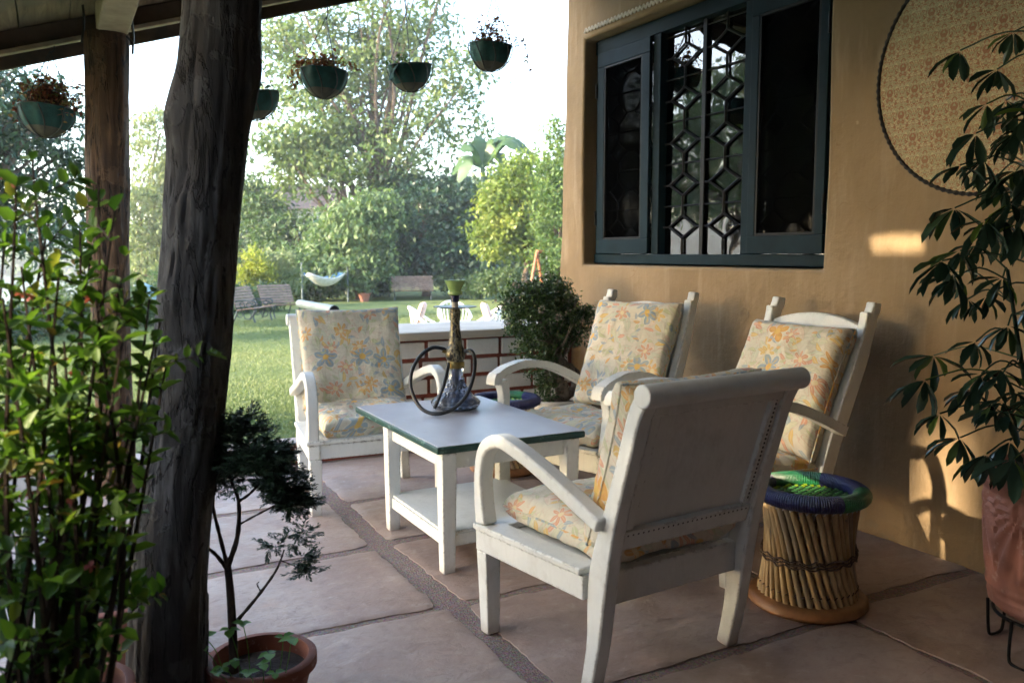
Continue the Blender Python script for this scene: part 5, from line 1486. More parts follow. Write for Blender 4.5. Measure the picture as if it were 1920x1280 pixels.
def build_boxwood():
    base = Vector((2.90, 4.81, 0))
    t = thing('potted_boxwood', 'round leafy bush with gnarled trunk in a white pot at the house corner', 'plant', base)
    pot_lathe(t, 'pot', 'white_pot', 0.15, 0.20, 0.35, 0.018, 48, 26, lip=0.05)
    m = MB()
    s = spline([(0.02, -0.02, 0.30), (0.045, -0.05, 0.40), (0.0, -0.03, 0.47), (0.035, -0.04, 0.56), (-0.005, -0.02, 0.66), (0.01, -0.01, 0.72)], 8)
    m.tube(s, [0.05 - 0.02 * i / len(s) + 0.009 * math.sin(i * 1.3) for i in range(len(s))], 10)
    s = spline([(0.03, -0.03, 0.32), (0.14, -0.03, 0.40), (0.17, 0.0, 0.50), (0.10, 0.02, 0.56), (0.05, 0.0, 0.62)], 6); m.tube(s, [0.034 - 0.012 * i / len(s) + 0.004 * math.sin(i * 1.7) for i in range(len(s))], 8)
    s = spline([(-0.06, -0.03, 0.30), (-0.065, -0.04, 0.42), (-0.08, -0.03, 0.55)], 5); m.tube(s, 0.018, 7)
    s = spline([(0.02, -0.06, 0.38), (0.1, -0.1, 0.40), (0.16, -0.13, 0.385)], 4); m.tube(s, [.008, .007, .006, .006, .006, .005, .005, .005, .004], 5)
    for k in range(46):
        e = Vector((rnd.gauss(-0.04, 0.15), rnd.gauss(0.03, 0.15), rnd.uniform(0.68, 1.1))); b = Vector((0.0, -0.02, rnd.uniform(0.55, 0.72)))
        m.tube(spline([b, b.lerp(e, 0.5) + Vector((rnd.gauss(0, .03), rnd.gauss(0, .03), 0)), e], 4), [0.009 - 0.0008 * i for i in range(9)], 4)
    m.obj('trunk', 'bark_pale', t, 70)
    lob = [((-0.07, 0.04, 0.90), (0.26, 0.26, 0.22), 5), ((-0.18, 0.05, 0.98), (0.16, 0.18, 0.14), 2), ((0.12, 0.0, 0.84), (0.16, 0.18, 0.18), 2), ((-0.02, 0.02, 1.06), (0.14, 0.14, 0.10), 1), ((-0.12, -0.02, 0.70), (0.16, 0.15, 0.12), 1.3), ((-0.13, -0.05, 0.56), (0.10, 0.10, 0.10), 0.7), ((-0.10, -0.08, 0.42), (0.07, 0.07, 0.08), 0.35), ((0.24, -0.04, 0.90), (0.08, 0.08, 0.05), 0.4)]
    cc, me = crown_mesh('foliage', lob, 900, 15, 0.026, 0.021, 0.013, 'leaf_box', 0.0, T_LEAF, 0.55)
    o = mk('foliage', me, t); o['kind'] = 'stuff'
    P, D, N = [], [], []
    for (x, y, z) in ((-0.30, 0.05, 1.0), (-0.22, 0.0, 1.13), (-0.26, 0.04, 1.10), (-0.13, 0.0, 1.17), (-0.05, 0, 1.16), (0.02, 0.02, 1.14), (-0.34, 0.06, 0.96), (-.18, .05, 1.15), (-.29, .1, .86), (-.2, -.18, .95), (-.1, -.22, .9)):
        for k in range(22):
            u = Vector((rnd.gauss(0, 1), rnd.gauss(0, 1), rnd.gauss(0, 1))).normalized()
            P.append((x + u.x * .014, y + u.y * .014, z + u.z * .014)); D.append(tuple(u)); N.append((rnd.gauss(0, 1), rnd.gauss(0, 1), 1))
    o = mk('dry_flower_heads', leaf_mesh('dry_flower_heads', P, D, N, 0.016, 0.011, 'greyhead', T_LEAF), t); o['kind'] = 'stuff'
build_boxwood()

def build_umbrella_plant():
    base = Vector((2.80, 1.505, 0))
    t = thing('umbrella_plant', 'tall umbrella plant with drooping dark leaves in carved terracotta pot on a wire stand', 'plant', base)
    H0 = 0.145; h = 0.47
    prof = [(0.0, 0.0), (0.16, 0.0), (0.192, 0.03), (0.204, 0.10), (0.214, 0.25), (0.222, 0.40), (0.226, 0.405), (0.236, 0.415), (0.245, 0.44), (0.243, 0.465), (0.228, 0.470), (0.215, 0.46), (0.21, 0.42)]
    def carve(r, z, a):
        if not 0.05 < z < 0.40: return r
        c = (a * 7 / (2 * math.pi)) % 1 - 0.5; zz = (z - 0.36)
        ang = math.atan2(c * 0.19, -zz + 1e-4)
        fan = math.sin(ang * 16)
        env = max(0, min(1, (0.40 - z) * 30)) * max(0, min(1, (z - 0.12) * 25))
        return r + 0.006 * (abs(fan) ** 0.5 * math.copysign(1, fan)) * env + 0.002 * math.sin(z * 160) * (1 if z < 0.12 else 0)
    dense = []
    for i in range(len(prof) - 1):
        nseg = 14 if 0.02 < prof[i][1] < 0.40 else 1
        for k in range(nseg): dense.append((prof[i][0] + (prof[i + 1][0] - prof[i][0]) * k / nseg, prof[i][1] + (prof[i + 1][1] - prof[i][1]) * k / nseg))
    dense.append(prof[-1])
    o = MB().lathe(dense, 180, Matrix.Identity(4), mod=carve).obj('pot', 'terra', t, 50); o.location = (0, 0, H0)
    MB().lathe([(0.0, H0 + 0.43), (0.214, H0 + 0.425)], 28).obj('soil', 'soil', t)
    m = MB()
    for r, z in ((0.175, H0 - 0.006),):
        m.tube([(r * math.cos(a), r * math.sin(a), z) for a in [2 * math.pi * k / 36 for k in range(37)]], 0.006, 7, False)
    sr = m.obj('stand_ring', 'iron', t, 60)
    for k in range(4):
        a = math.pi / 4 + k * math.pi / 2 + 2.35; ca, sa = math.cos(a), math.sin(a); tx, ty = -sa, ca
        p = [(0.18 * ca - 0.03 * tx, 0.18 * sa - 0.03 * ty, H0 + 0.0), (0.185 * ca - 0.03 * tx, 0.185 * sa - 0.03 * ty, 0.03), (0.186 * ca - 0.015 * tx, 0.186 * sa - .015 * ty, 0.007), (0.186 * ca + 0.03 * tx, 0.186 * sa + 0.03 * ty, 0.0065), (0.185 * ca + 0.05 * tx, 0.185 * sa + 0.05 * ty, 0.03), (0.178 * ca + 0.075 * tx, 0.178 * sa + 0.075 * ty, H0)]
        m = MB(); m.tube(spline(p, 4), 0.0055, 7); m.obj('stand_leg', 'iron', sr, 60)
    rr = random.Random(21)
    m = MB(); P, D, N, L, Wd = [], [], [], [], []
    stems = []
    for k, (bx, by, tx, ty, tz) in enumerate(((-.03, 0.02, -.10, .03, 1.95), (.04, -.03, .06, -.05, 2.1), (-.05, -.04, -.16, .06, 1.55), (.02, .05, -.04, .12, 1.75), (-.02, .03, -.20, .10, 1.25))):
        s = spline([(bx, by, 0.56), ((bx + tx) / 2 + rr.uniform(-.04, .04), (by + ty) / 2, 0.56 + (tz - .56) * 0.5), (tx, ty, tz)], 10)
        m.tube(s, [0.010 - 0.005 * i / len(s) for i in range(len(s))], 7); stems.append(s)
    rtv = Vector((_rt.x, _rt.y, 0))
    def cluster(c, outd, nlf, ln):
        a0 = rr.uniform(0, 6.28); out = Vector(outd).normalized()
        for i in range(nlf):
            a = a0 + 2 * math.pi * i / nlf; d = Vector((math.cos(a), math.sin(a), 0)) * 0.75 + out * 0.35 + Vector((0, 0, rr.uniform(-1.25, -0.15)))
            n = Vector((math.cos(a), math.sin(a), 0)) * 0.6 + Vector((rr.gauss(0, .25), rr.gauss(0, .25), 1))
            P.append(tuple(c + d.normalized() * 0.008)); D.append(tuple(d)); N.append(tuple(n)); l = ln * rr.uniform(0.75, 1.15); L.append(l); Wd.append(l * rr.uniform(0.22, 0.31))
    spots = []
    for k in range(56):
        s = stems[rr.randrange(len(stems))]; b = s[rr.randrange(4, len(s))]
        a = rr.uniform(0, 6.283); ln = rr.uniform(0.10, 0.28) * (1.15 if 0.75 < b.z < 1.3 else 0.9)
        c = Vector(b) + Vector((math.cos(a) * ln, math.sin(a) * ln, rr.uniform(-0.10, 0.10)))
        if c.z < 0.62: c.z += 0.12
        spots.append((Vector(b), c))
    for (u, v, dd) in ((1735, 712, 2.72), (1762, 775, 2.72), (1800, 95, 2.7), (1850, 195, 2.7), (1830, 250, 2.65), (1790, 390, 2.7), (1800, 470, 2.7), (1815, 560, 2.75), (1830, 640, 2.7), (1840, 700, 2.7), (1800, 820, 2.7), (1850, 850, 2.6), (1870, 330, 2.7), (1900, 250, 2.8), (1860, 420, 2.65), (1880, 520, 2.65), (1890, 610, 2.6), (1860, 760, 2.6), (1900, 860, 2.5), (1790, 520, 2.72), (1800, 310, 2.72), (1845, 300, 2.7), (1910, 420, 2.6), (1825, 730, 2.72), (1880, 700, 2.6), (1870, 130, 2.8), (1900, 60, 2.8), (1880, 215, 2.85), (1905, 320, 2.75)):
        c = Q(u, v, dd) - base; b = min((p for s in stems for p in s[3:]), key=lambda p: (Vector(p) - c).length + abs(p[2] - c.z)); spots.append((Vector(b), c))
    for b, c in spots:
        m.tube(spline([b, b.lerp(c, .55) + Vector((0, 0, 0.035)), c], 4), 0.0028, 5)
        cluster(c, (c - b), rr.choice((6, 7, 8)), rr.uniform(0.085, 0.125))
    m.obj('stems', 'leaf_schef', t, 60)
    o = mk('leaves', leaf_mesh('leaves', P, D, N, L, Wd, 'leaf_schef', T_LONG), t); o['kind'] = 'stuff'; o.data.shade_smooth()
build_umbrella_plant()

def build_shrub():
    base = Vector((-0.10, 1.52, 0))
    t = thing('potted_shrub', 'leafy bright green shrub with brown stems filling the left foreground', 'shrub', base)
    pot_lathe(t, 'pot', 'plastic_pot', 0.14, 0.19, 0.34, 0.02, 40)
    rr = random.Random(11)
    m = MB(); P, D, N, L = [], [], [], []
    def leafpair(p, d, size):
        sd = Vector(d).cross(Vector((rr.gauss(0, 1), rr.gauss(0, 1), rr.gauss(0, .6)))).normalized()
        for sg in (-1, 1):
            dd = sd * sg + Vector(d).normalized() * 0.55 + Vector((0, 0, rr.uniform(-.15, .35)))
            P.append(tuple(p)); D.append(tuple(dd)); N.append((rr.gauss(0, .35), rr.gauss(0, .35), 1)); L.append(size * rr.uniform(.45, 1.25))
    tops = []
    for (u, v, dd) in ((185, 330, 1.55), (215, 395, 1.5), (60, 300, 1.45), (30, 350, 1.35), (150, 430, 1.6), (235, 480, 1.55), (280, 560, 1.5), (290, 640, 1.45), (110, 520, 1.4), (40, 500, 1.5), (5, 560, 1.3), (180, 560, 1.4), (230, 640, 1.4), (120, 640, 1.35), (60, 660, 1.5), (260, 740, 1.5), (10, 430, 1.6), (200, 760, 1.5), (140, 720, 1.55), (90, 420, 1.65), (-60, 420, 1.5), (-90, 560, 1.4), (-120, 500, 1.6), (170, 480, 1.7), (300, 600, 1.6), (310, 690, 1.6)):
        tops.append(Q(u, v, dd) - base)
    for e in tops:
        b = Vector((rr.uniform(-.10, .10), rr.uniform(-.10, .10), 0.30))
        mid = Vector((b.x + (e.x - b.x) * 0.65 + rr.gauss(0, .03), b.y + (e.y - b.y) * 0.6 + rr.gauss(0, .03), b.z + (e.z - b.z) * 0.5))
        s = spline([b, mid, e], 10); n = len(s)
        m.tube(s, [0.0075 - 0.0058 * i / n for i in range(n)], 5)
        for i in range(n):
            fr = i / (n - 1)
            if fr < 0.16 or rr.random() < (0.55 if fr < 0.46 else 0.08): continue
            d = (s[min(i + 1, n - 1)] - s[i - 1]).normalized()
            if rr.random() < 0.9: leafpair(s[i], d, 0.040)
            if rr.random() < 0.42 and i < n - 1:
                a = rr.uniform(0, 6.283); tw = Vector((math.cos(a), math.sin(a), rr.uniform(.1, .9))) * rr.uniform(.05, .13)
                q = spline([s[i], s[i] + tw * .5 + Vector((0, 0, .01)), s[i] + tw], 3); m.tube(q, 0.0013, 4)
                for k in range(1, len(q)): leafpair(q[k], tw, 0.032)
                leafpair(q[-1], tw, 0.036)
    m.obj('stems', 'bark_dark', t, 60)
    L = np.array(L); o = mk('leaves', leaf_mesh('leaves', P, D, N, L, L * 0.60, 'leaf_shrub', T_LEAF), t); o['kind'] = 'stuff'
    P, D, N = [], [], []
    for (u, v, dd) in ((8, 330, 1.4), (25, 340, 1.4), (140, 700, 1.5), (170, 560, 1.5), (135, 935, 1.4), (40, 550, 1.5), (55, 555, 1.5), (170, 1060, 1.4)):
        c = Q(u, v, dd) - base
        for k in range(7):
            P.append(tuple(c)); D.append((rr.gauss(0, 1), rr.gauss(0, 1), rr.gauss(-.3, .6))); N.append((rr.gauss(0, 1), rr.gauss(0, 1), 1))
    o = mk('blossoms', leaf_mesh('blossoms', P, D, N, 0.012, 0.009, 'pinkflower', T_LEAF), t); o['kind'] = 'stuff'
build_shrub()

def lily_pot(label, loc, r, h, seed, n, hmax):
    t = thing('potted_lily', label, 'plant', loc)
    pot_lathe(t, 'pot', 'terra', r * 0.75, r, h, 0.014, 40)
    rr = random.Random(seed); V = []; F = []
    for k in range(n):
        a = rr.uniform(0, 6.283); ht = hmax * rr.uniform(.5, 1); out = rr.uniform(.05, .22); w = rr.uniform(.009, .016)
        b = Vector((rr.uniform(-.07, .07), rr.uniform(-.07, .07), h - .04)); e = b + Vector((math.cos(a) * out, math.sin(a) * out, ht * rr.uniform(.55, 1)))
        s = spline([b, b.lerp(e, .5) + Vector((0, 0, ht * .28)), e], 5); sd = Vector((-math.sin(a), math.cos(a), 0)); o = len(V)
        for i, p in enumerate(s):
            ww = w * math.sin(math.pi * (0.12 + 0.86 * i / (len(s) - 1))); V += [p - sd * ww, p + Vector((0, 0, -ww * .4)), p + sd * ww]
        for i in range(len(s) - 1):
            for j in (0, 1): F.append((o + i * 3 + j, o + i * 3 + j + 1, o + i * 3 + 4 + j, o + i * 3 + 3 + j))
    m = MB(); m.add(V, F); o = m.obj('leaves', 'leaf_lily', t, 80); o['kind'] = 'stuff'
    return t
lily_pot('terracotta pot of long dark leaves, far one behind the left shrub', (0.12, 2.86, 0), 0.15, 0.24, 3, 34, 0.45)
lily_pot('terracotta pot of long dark leaves, close behind the left shrub', (-0.035, 2.14, 0), 0.15, 0.30, 4, 46, 0.62)
m = MB(); m.tube(spline([Q(-140, 880, 1.75), Q(0, 868, 1.75), Q(110, 853, 1.8), Q(200, 835, 1.9), Q(300, 790, 2.12), Q(330, 760, 2.2)], 8), 0.0035, 7)
tag(m.obj('loose_cable', 'cable', None, 60), 'thin white cable strung through the shrub to the thick post', 'cable')

# ------------------------------------------------------------------ garden trees and bushes
def lobe(u, v, ru, rv, d, w=None, dep=1.0):
    k = d / 1600.0
    return (tuple(Q(u, v, d)), (ru * k, ru * k * dep, rv * k), w if w else ru * rv)

def tree(name, label, bu, bd, top, lobes_px, mat, nclump, per, sig, leaf, wid, r0, group='garden trees', droop=0.3, bark='bark', shell=0.6, tmpl=T_DIAMOND, cat='tree', fork=(0.35, 0.85), tips=16, bend=0.1, z=None, stuff=False):
    base = B(bu, bd, z); lob = [lobe(*l) for l in lobes_px]
    t = thing(name, label, cat, base, 0, group)
    cc, me = crown_mesh('crown' if cat == 'tree' else 'foliage', lob, nclump, per, sig, leaf, wid, mat, droop, tmpl, shell)
    c = mk('crown' if cat == 'tree' else 'foliage', me, t); c['kind'] = 'stuff'; c.location = -base
    sel = cc[rng.choice(len(cc), min(tips, len(cc)), replace=False)]
    tp = Q(*top)
    m = limbs(base - base, tp - base, [Vector(p) - base for p in sel], r0, bend, 7, int(bu) + 3, fork)
    m.obj('trunk' if cat == 'tree' else 'stems', bark, t, 60)
    return t
tree('tall_tree', 'tallest airy light green tree behind the hanging pots', 702, 31, (690, 60, 31),
     [(620, 120, 130, 100, 31), (740, 170, 150, 120, 32), (850, 210, 80, 80, 30), (700, 30, 150, 80, 31), (560, 240, 95, 85, 30), (690, 290, 120, 75, 30), (800, 310, 95, 65, 31), (620, 330, 60, 40, 29), (880, 130, 40, 50, 30), (520, 120, 60, 90, 31), (780, 60, 90, 60, 32), (600, -80, 160, 90, 31), (760, -120, 150, 90, 31)],
     'leaf_big', 620, 36, 0.34, 0.22, 0.10, 0.24, tips=60, fork=(0.12, 0.9), bend=0.04, shell=0.5)
tree('leaning_tree', 'thin leaning tree left of the tallest tree with open branches', 668, 30, (600, 250, 30),
     [(560, 330, 40, 40, 30), (600, 250, 60, 50, 30), (540, 270, 50, 40, 30), (640, 300, 40, 40, 30)], 'leaf_big', 110, 30, 0.32, 0.22, 0.11, 0.13, tips=14)
tree('pale_tree', 'pale grey green tree seen between the two posts', 300, 36, (300, 250, 36),
     [(290, 290, 55, 90, 36), (268, 430, 55, 90, 35), (330, 400, 60, 110, 36), (390, 360, 80, 120, 37), (440, 440, 60, 90, 36), (265, 510, 45, 40, 34)], 'leaf_pale', 560, 34, 0.36, 0.22, 0.09, 0.22, droop=0.9, tips=24)
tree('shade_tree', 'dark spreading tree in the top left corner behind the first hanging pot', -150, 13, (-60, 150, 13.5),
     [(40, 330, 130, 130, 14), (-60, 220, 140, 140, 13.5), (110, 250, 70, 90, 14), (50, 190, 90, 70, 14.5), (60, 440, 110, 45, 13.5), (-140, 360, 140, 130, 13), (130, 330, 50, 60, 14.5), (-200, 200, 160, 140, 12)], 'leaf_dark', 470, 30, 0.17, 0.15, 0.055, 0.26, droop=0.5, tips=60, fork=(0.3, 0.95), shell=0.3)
tree('layered_tree', 'light green small tree with layered leaves behind the hammock', 672, 27, (660, 420, 27),
     [(660, 440, 75, 60, 27), (630, 500, 70, 32, 26.5), (700, 400, 55, 40, 27), (690, 495, 55, 38, 26.5), (600, 455, 35, 28, 27)], 'leaf_fresh', 250, 32, 0.25, 0.20, 0.09, 0.12, droop=0.9, tips=20)
tree('evergreen_tree', 'dense dark green tree behind the slatted swing seat', 800, 29, (800, 380, 29),
     [(800, 430, 95, 85, 29), (865, 390, 65, 70, 29.5), (760, 370, 60, 55, 30), (830, 490, 90, 42, 28.5), (880, 480, 50, 40, 28), (745, 470, 40, 50, 29)], 'leaf_dark', 420, 34, 0.27, 0.19, 0.10, 0.16, tips=16, shell=0.75)
tree('evergreen_tree', 'dark green tree behind the golden bush', 555, 30, (550, 400, 30),
     [(550, 450, 70, 50, 30), (505, 425, 45, 60, 31), (590, 490, 50, 40, 29), (480, 380, 40, 50, 31.5), (540, 500, 50, 30, 29)], 'leaf_mid', 230, 34, 0.27, 0.19, 0.10, 0.14, tips=14, shell=0.7)
tree('yellowing_tree', 'yellow green small tree right of the dense dark one', 978, 24, (960, 350, 24),
     [(960, 390, 58, 75, 24), (985, 325, 38, 45, 24), (930, 440, 45, 45, 24), (1000, 440, 42, 55, 24), (945, 350, 40, 40, 24)], 'leaf_yellow', 300, 34, 0.17, 0.14, 0.08, 0.11, tips=16)
tree('conifer_tree', 'bright green feathery conifer beside the house corner', 1050, 22, (1045, 250, 22),
     [(1040, 255, 16, 32, 22), (1040, 310, 28, 36, 22), (1042, 365, 38, 42, 22), (1045, 430, 46, 50, 22), (1050, 490, 50, 35, 22)], 'leaf_conifer', 240, 40, 0.13, 0.11, 0.05, 0.10, tips=10, bend=0.01, droop=-0.2)
# off to the left, unseen: tree added and shaped to dapple the low sun
def build_screen_tree():
    base = Vector((-9.3, 4.3, LAWN))
    t = thing('sun_screen_tree', 'broad unseen tree added far left of the patio to dapple the sun', 'tree', base, 0, 'garden trees')
    lob = [((0, -2.6, 4.5), (1.4, 2.4, 1.7), 5), ((0, 0.3, 4.6), (1.5, 2.6, 1.8), 6), ((0.2, 3.0, 4.4), (1.3, 2.2, 1.9), 4), ((0, -0.8, 3.3), (1.5, 3.6, 0.9), 4), ((0.2, -4.6, 3.9), (1.2, 1.6, 1.6), 2.5), ((0, 2.6, 3.2), (1.2, 2.0, .9), 2), ((0.1, 3.6, 6.2), (1.2, 1.5, 1.2), 2.2), ((0, 3.0, 7.3), (1.0, 1.3, 1.0), 1.8)]
    holes = []  # crown gaps cut along sun rays to place the light patches
    for (p, r) in (((3.3, 2.28, 0.28), 0.25), ((3.3, 2.26, 0.60), 0.14), ((3.3, 2.56, 1.35), 0.27), ((1.38, 1.9, 0.72), 0.14), ((1.3, 1.95, 0.42), 0.10), ((1.25, 2.5, 0.6), 0.08), ((2.2, 2.2, 0.08), 0.06), ((2.75, 1.75, 0.0), 0.05), ((0.2, 2.3, .82), .06), ((1.4, 4.3, .6), .10), ((0, 1.55, 1.15), .42)):
        holes.append((Vector(p) - base, TO_SUN, r))
    cc, me = crown_mesh('crown', lob, 1700, 26, 0.28, 0.24, 0.15, 'leaf_mid', 0.4, T_DIAMOND, 0.2, holes)
    mk('crown', me, t)['kind'] = 'stuff'
    limbs((0, 0, 0), (0, 0, 4.6), [tuple(p) for p in cc[rng.choice(len(cc), 24, replace=False)]], 0.22, 0.05, 7, 5, (0.4, 0.95)).obj('trunk', 'bark', t, 60)
build_screen_tree()
def side_tree(label, base, h, r, mat, seed, n=330):
    base = Vector((*base, LAWN)); t = thing('lawn_tree', label, 'tree', base, 0, 'garden trees')
    lob = [((0, 0, h * 0.62), (r, r, h * 0.32), 4), ((r * .5, r * .4, h * 0.5), (r * .7, r * .7, h * .22), 2), ((-r * .5, -r * .3, h * 0.48), (r * .7, r * .7, h * .22), 2), ((0.1, -r * .5, h * .78), (r * .6, r * .6, h * .18), 1.5)]
    cc, me = crown_mesh('crown', lob, n, 34, 0.36, 0.24, 0.12, mat, 0.4, T_DIAMOND, 0.5)
    mk('crown', me, t)['kind'] = 'stuff'
    limbs((0, 0, 0), (0, 0, h * .7), [tuple(p) for p in cc[rng.choice(len(cc), 20, replace=False)]], 0.2, 0.06, 7, seed, (0.3, 0.9)).obj('trunk', 'bark', t, 60)
side_tree('light green tree left of the lawn, mirrored in the window', (-15.5, 24), 9.0, 2.8, 'leaf_fresh', 1)
side_tree('yellow green tree left of the lawn, mirrored in the window', (-22, 27), 11, 3.4, 'leaf_yellow', 2)
side_tree('dark tree left of the lawn, mirrored in the window', (-21, 35), 11, 3.6, 'leaf_mid', 3)
def hedge(label, y, seed):  # unseen bushes added to cut low light from the left
    base = Vector((-3.0, y, LAWN)); t = thing('added_hedge_bush', label, 'bush', base, 0, 'unseen hedge bushes added to block light')
    lob = [((0, 0, 0.75), (0.5, 0.85, 0.8), 4), ((0.1, 0.4, 1.35), (0.45, 0.6, 0.6), 2), ((-.1, -.4, 1.3), (0.45, 0.6, 0.6), 2)]
    cc, me = crown_mesh('foliage', lob, 260, 26, 0.10, 0.09, 0.05, 'leaf_dark', 0.2, T_DIAMOND, 0.6)
    mk('foliage', me, t)['kind'] = 'stuff'
    limbs((0, 0, 0), (0, 0, 1.0), [tuple(p) for p in cc[:10]], 0.04, 0.05, 6, seed, (0.1, 0.8)).obj('stems', 'bark', t, 60)
for k, y in enumerate((-1.6, -0.2, 1.2, 2.6)):
    hedge(('nearest', 'second', 'third', 'farthest')[k] + ' dark unseen hedge bush added left of the patio to block light', y, k)
BG = 'bushes along the lawn edge'
def bush(label, u, d, lob, mat, n, per, sig, leaf, wid, droop=0.2, name='garden_bush', tmpl=T_DIAMOND):
    l0 = lob[0]
    return tree(name, label, u, d, (l0[0], l0[1], l0[4]), lob, mat, n, per, sig, leaf, wid, 0.035, BG, droop, 'bark', 0.5, tmpl, 'bush', (0.1, 0.8), 8)
bush('golden yellow upright bush at the lawn edge', 475, 23, [(475, 500, 22, 36, 23), (488, 520, 22, 26, 23), (465, 525, 16, 24, 23)], 'leaf_gold', 90, 34, 0.11, 0.13, 0.04, -0.5, 'golden_bush')
bush('pale wispy bamboo-like clump right of the golden bush', 520, 23.5, [(520, 505, 30, 42, 23.5), (540, 525, 28, 26, 23.5)], 'leaf_pale', 90, 30, 0.14, 0.20, 0.03, 0.4, 'wispy_bush')
bush('dark low bush under the hammock', 600, 26.5, [(600, 538, 42, 20, 26.5), (560, 545, 25, 18, 26)], 'leaf_mid', 80, 30, 0.13, 0.13, 0.07)
bush('bright green bush beside the left hammock pole', 545, 25.5, [(548, 500, 22, 30, 25.5), (535, 530, 20, 24, 25.5)], 'leaf_fresh', 60, 30, 0.14, 0.14, 0.07)
bush('shaded bush between hammock and swing seat', 700, 28.5, [(700, 530, 35, 26, 28.5), (665, 540, 25, 18, 28)], 'leaf_dark', 80, 30, 0.15, 0.13, 0.07)
bush('clipped dark hedge bush right of the swing seat', 862, 27.5, [(858, 530, 40, 22, 27.5), (890, 532, 34, 20, 27)], 'leaf_mid', 110, 30, 0.13, 0.11, 0.06)
bush('low green bush in front of the yellow green tree', 930, 25.5, [(925, 530, 34, 22, 25.5), (955, 528, 26, 24, 25)], 'leaf_mid', 90, 30, 0.12, 0.11, 0.06)
bush('leafy bush by the water, left of the brown post', 90, 15.5, [(85, 585, 60, 34, 15.5), (50, 610, 60, 36, 15), (110, 560, 28, 34, 16)], 'leaf_mid', 160, 30, 0.10, 0.10, 0.035, 0.0)
bush('dark bush at the far left edge by the water', -20, 14, [(0, 620, 60, 50, 14), (-60, 600, 60, 60, 14)], 'leaf_dark', 120, 30, 0.10, 0.10, 0.04)
bush('green bush right behind the brown post', 215, 16.5, [(205, 595, 45, 36, 16.5), (150, 600, 35, 30, 16), (255, 592, 34, 34, 17)], 'leaf_mid', 150, 30, 0.10, 0.10, 0.04)
bush('pale bush between the posts behind the blue hammock', 280, 20, [(280, 560, 40, 40, 20), (310, 590, 30, 30, 19.5), (330, 545, 40, 50, 21)], 'leaf_fresh', 130, 30, 0.13, 0.12, 0.05)
bush('dark bush behind the slatted benches', 455, 21, [(440, 575, 40, 36, 21), (500, 560, 34, 24, 21.5), (405, 585, 30, 32, 20.5)], 'leaf_mid', 130, 30, 0.13, 0.11, 0.06)

def build_far_wood():
    lob = [lobe(*l, None, 0.5) for l in ((520, 470, 90, 90, 44), (640, 460, 110, 80, 46), (760, 440, 110, 110, 44), (880, 440, 110, 120, 45), (980, 420, 90, 110, 42), (1060, 430, 90, 120, 40), (440, 490, 90, 70, 45), (370, 480, 90, 90, 46), (300, 500, 80, 60, 44))]
    cc, me = crown_mesh('garden_wood', lob, 950, 36, 0.5, 0.34, 0.18, 'leaf_mid', 0.3)
    tag(mk('garden_wood', me), 'mass of mixed trees closing the garden behind the front trees', 'wood', kind='stuff')
    lob = []
    for k in range(34):
        u = -260 + k * 22; lob.append(lobe(u, 494 + rnd.uniform(-5, 5), 26, 17 + rnd.uniform(-4, 8), 176, 1, 0.4))
    cc, me = crown_mesh('far_shore_wood', lob, 900, 22, 1.5, 1.4, 0.8, 'leaf_pale', 0.2)
    tag(mk('far_shore_wood', me), 'pale trees along the far shore of the lake', 'wood', kind='stuff')
build_far_wood()

def build_banana():
    base = B(905, 27)
    t = thing('banana_plant', 'banana plant with broad leaves above the dark trees', 'plant', base, 0)
    rr = random.Random(4); c = Q(905, 310, 27) - base
    m = MB(); m.tube(spline([(0, 0, 0), (0.05, 0, c.z * 0.5), tuple(c)], 6), [0.14 - 0.006 * i for i in range(13)], 9); m.obj('stalk', 'leaf_banana', t, 60)
    for (du, dv, sag, w) in ((-38, -20, 0.5, .28), (-60, 10, 0.6, .26), (15, 45, 0.25, .30), (30, -45, 0.4, .30), (62, -55, 0.5, .28), (75, -15, 0.7, .26), (-12, -55, 0.25, .3), (48, 10, 0.6, .24), (-45, 35, 0.6, .25), (95, -10, .9, .22)):
        e = c + (_rt * du - Vector((0, 0, 1)) * dv) * (27 / 1600.0) + _fw * rr.uniform(-.8, .8)
        mid = c.lerp(e, 0.55) + Vector((0, 0, sag * 0.8)); s = spline([c, mid, e], 9); n = len(s); V = []; F = []
        for i, p in enumerate(s):
            tg = (s[min(i + 1, n - 1)] - s[max(i - 1, 0)]).normalized(); sd = tg.cross(Vector((0, 0, 1)) + _fw * -0.6).normalized(); ww = w * math.sin(math.pi * (0.06 + 0.93 * i / (n - 1))) ** 0.6
            V += [p - sd * ww + Vector((0, 0, -.10 * ww / w + rr.uniform(-.02, .02))), p, p + sd * ww + Vector((0, 0, -.10 * ww / w + rr.uniform(-.02, .02)))]
        for i in range(n - 1):
            for j in (0, 1): F.append((i * 3 + j, i * 3 + j + 1, i * 3 + 4 + j, i * 3 + 3 + j))
        m = MB(); m.add(V, F); m.obj('leaf', 'leaf_banana', t, 60)
build_banana()

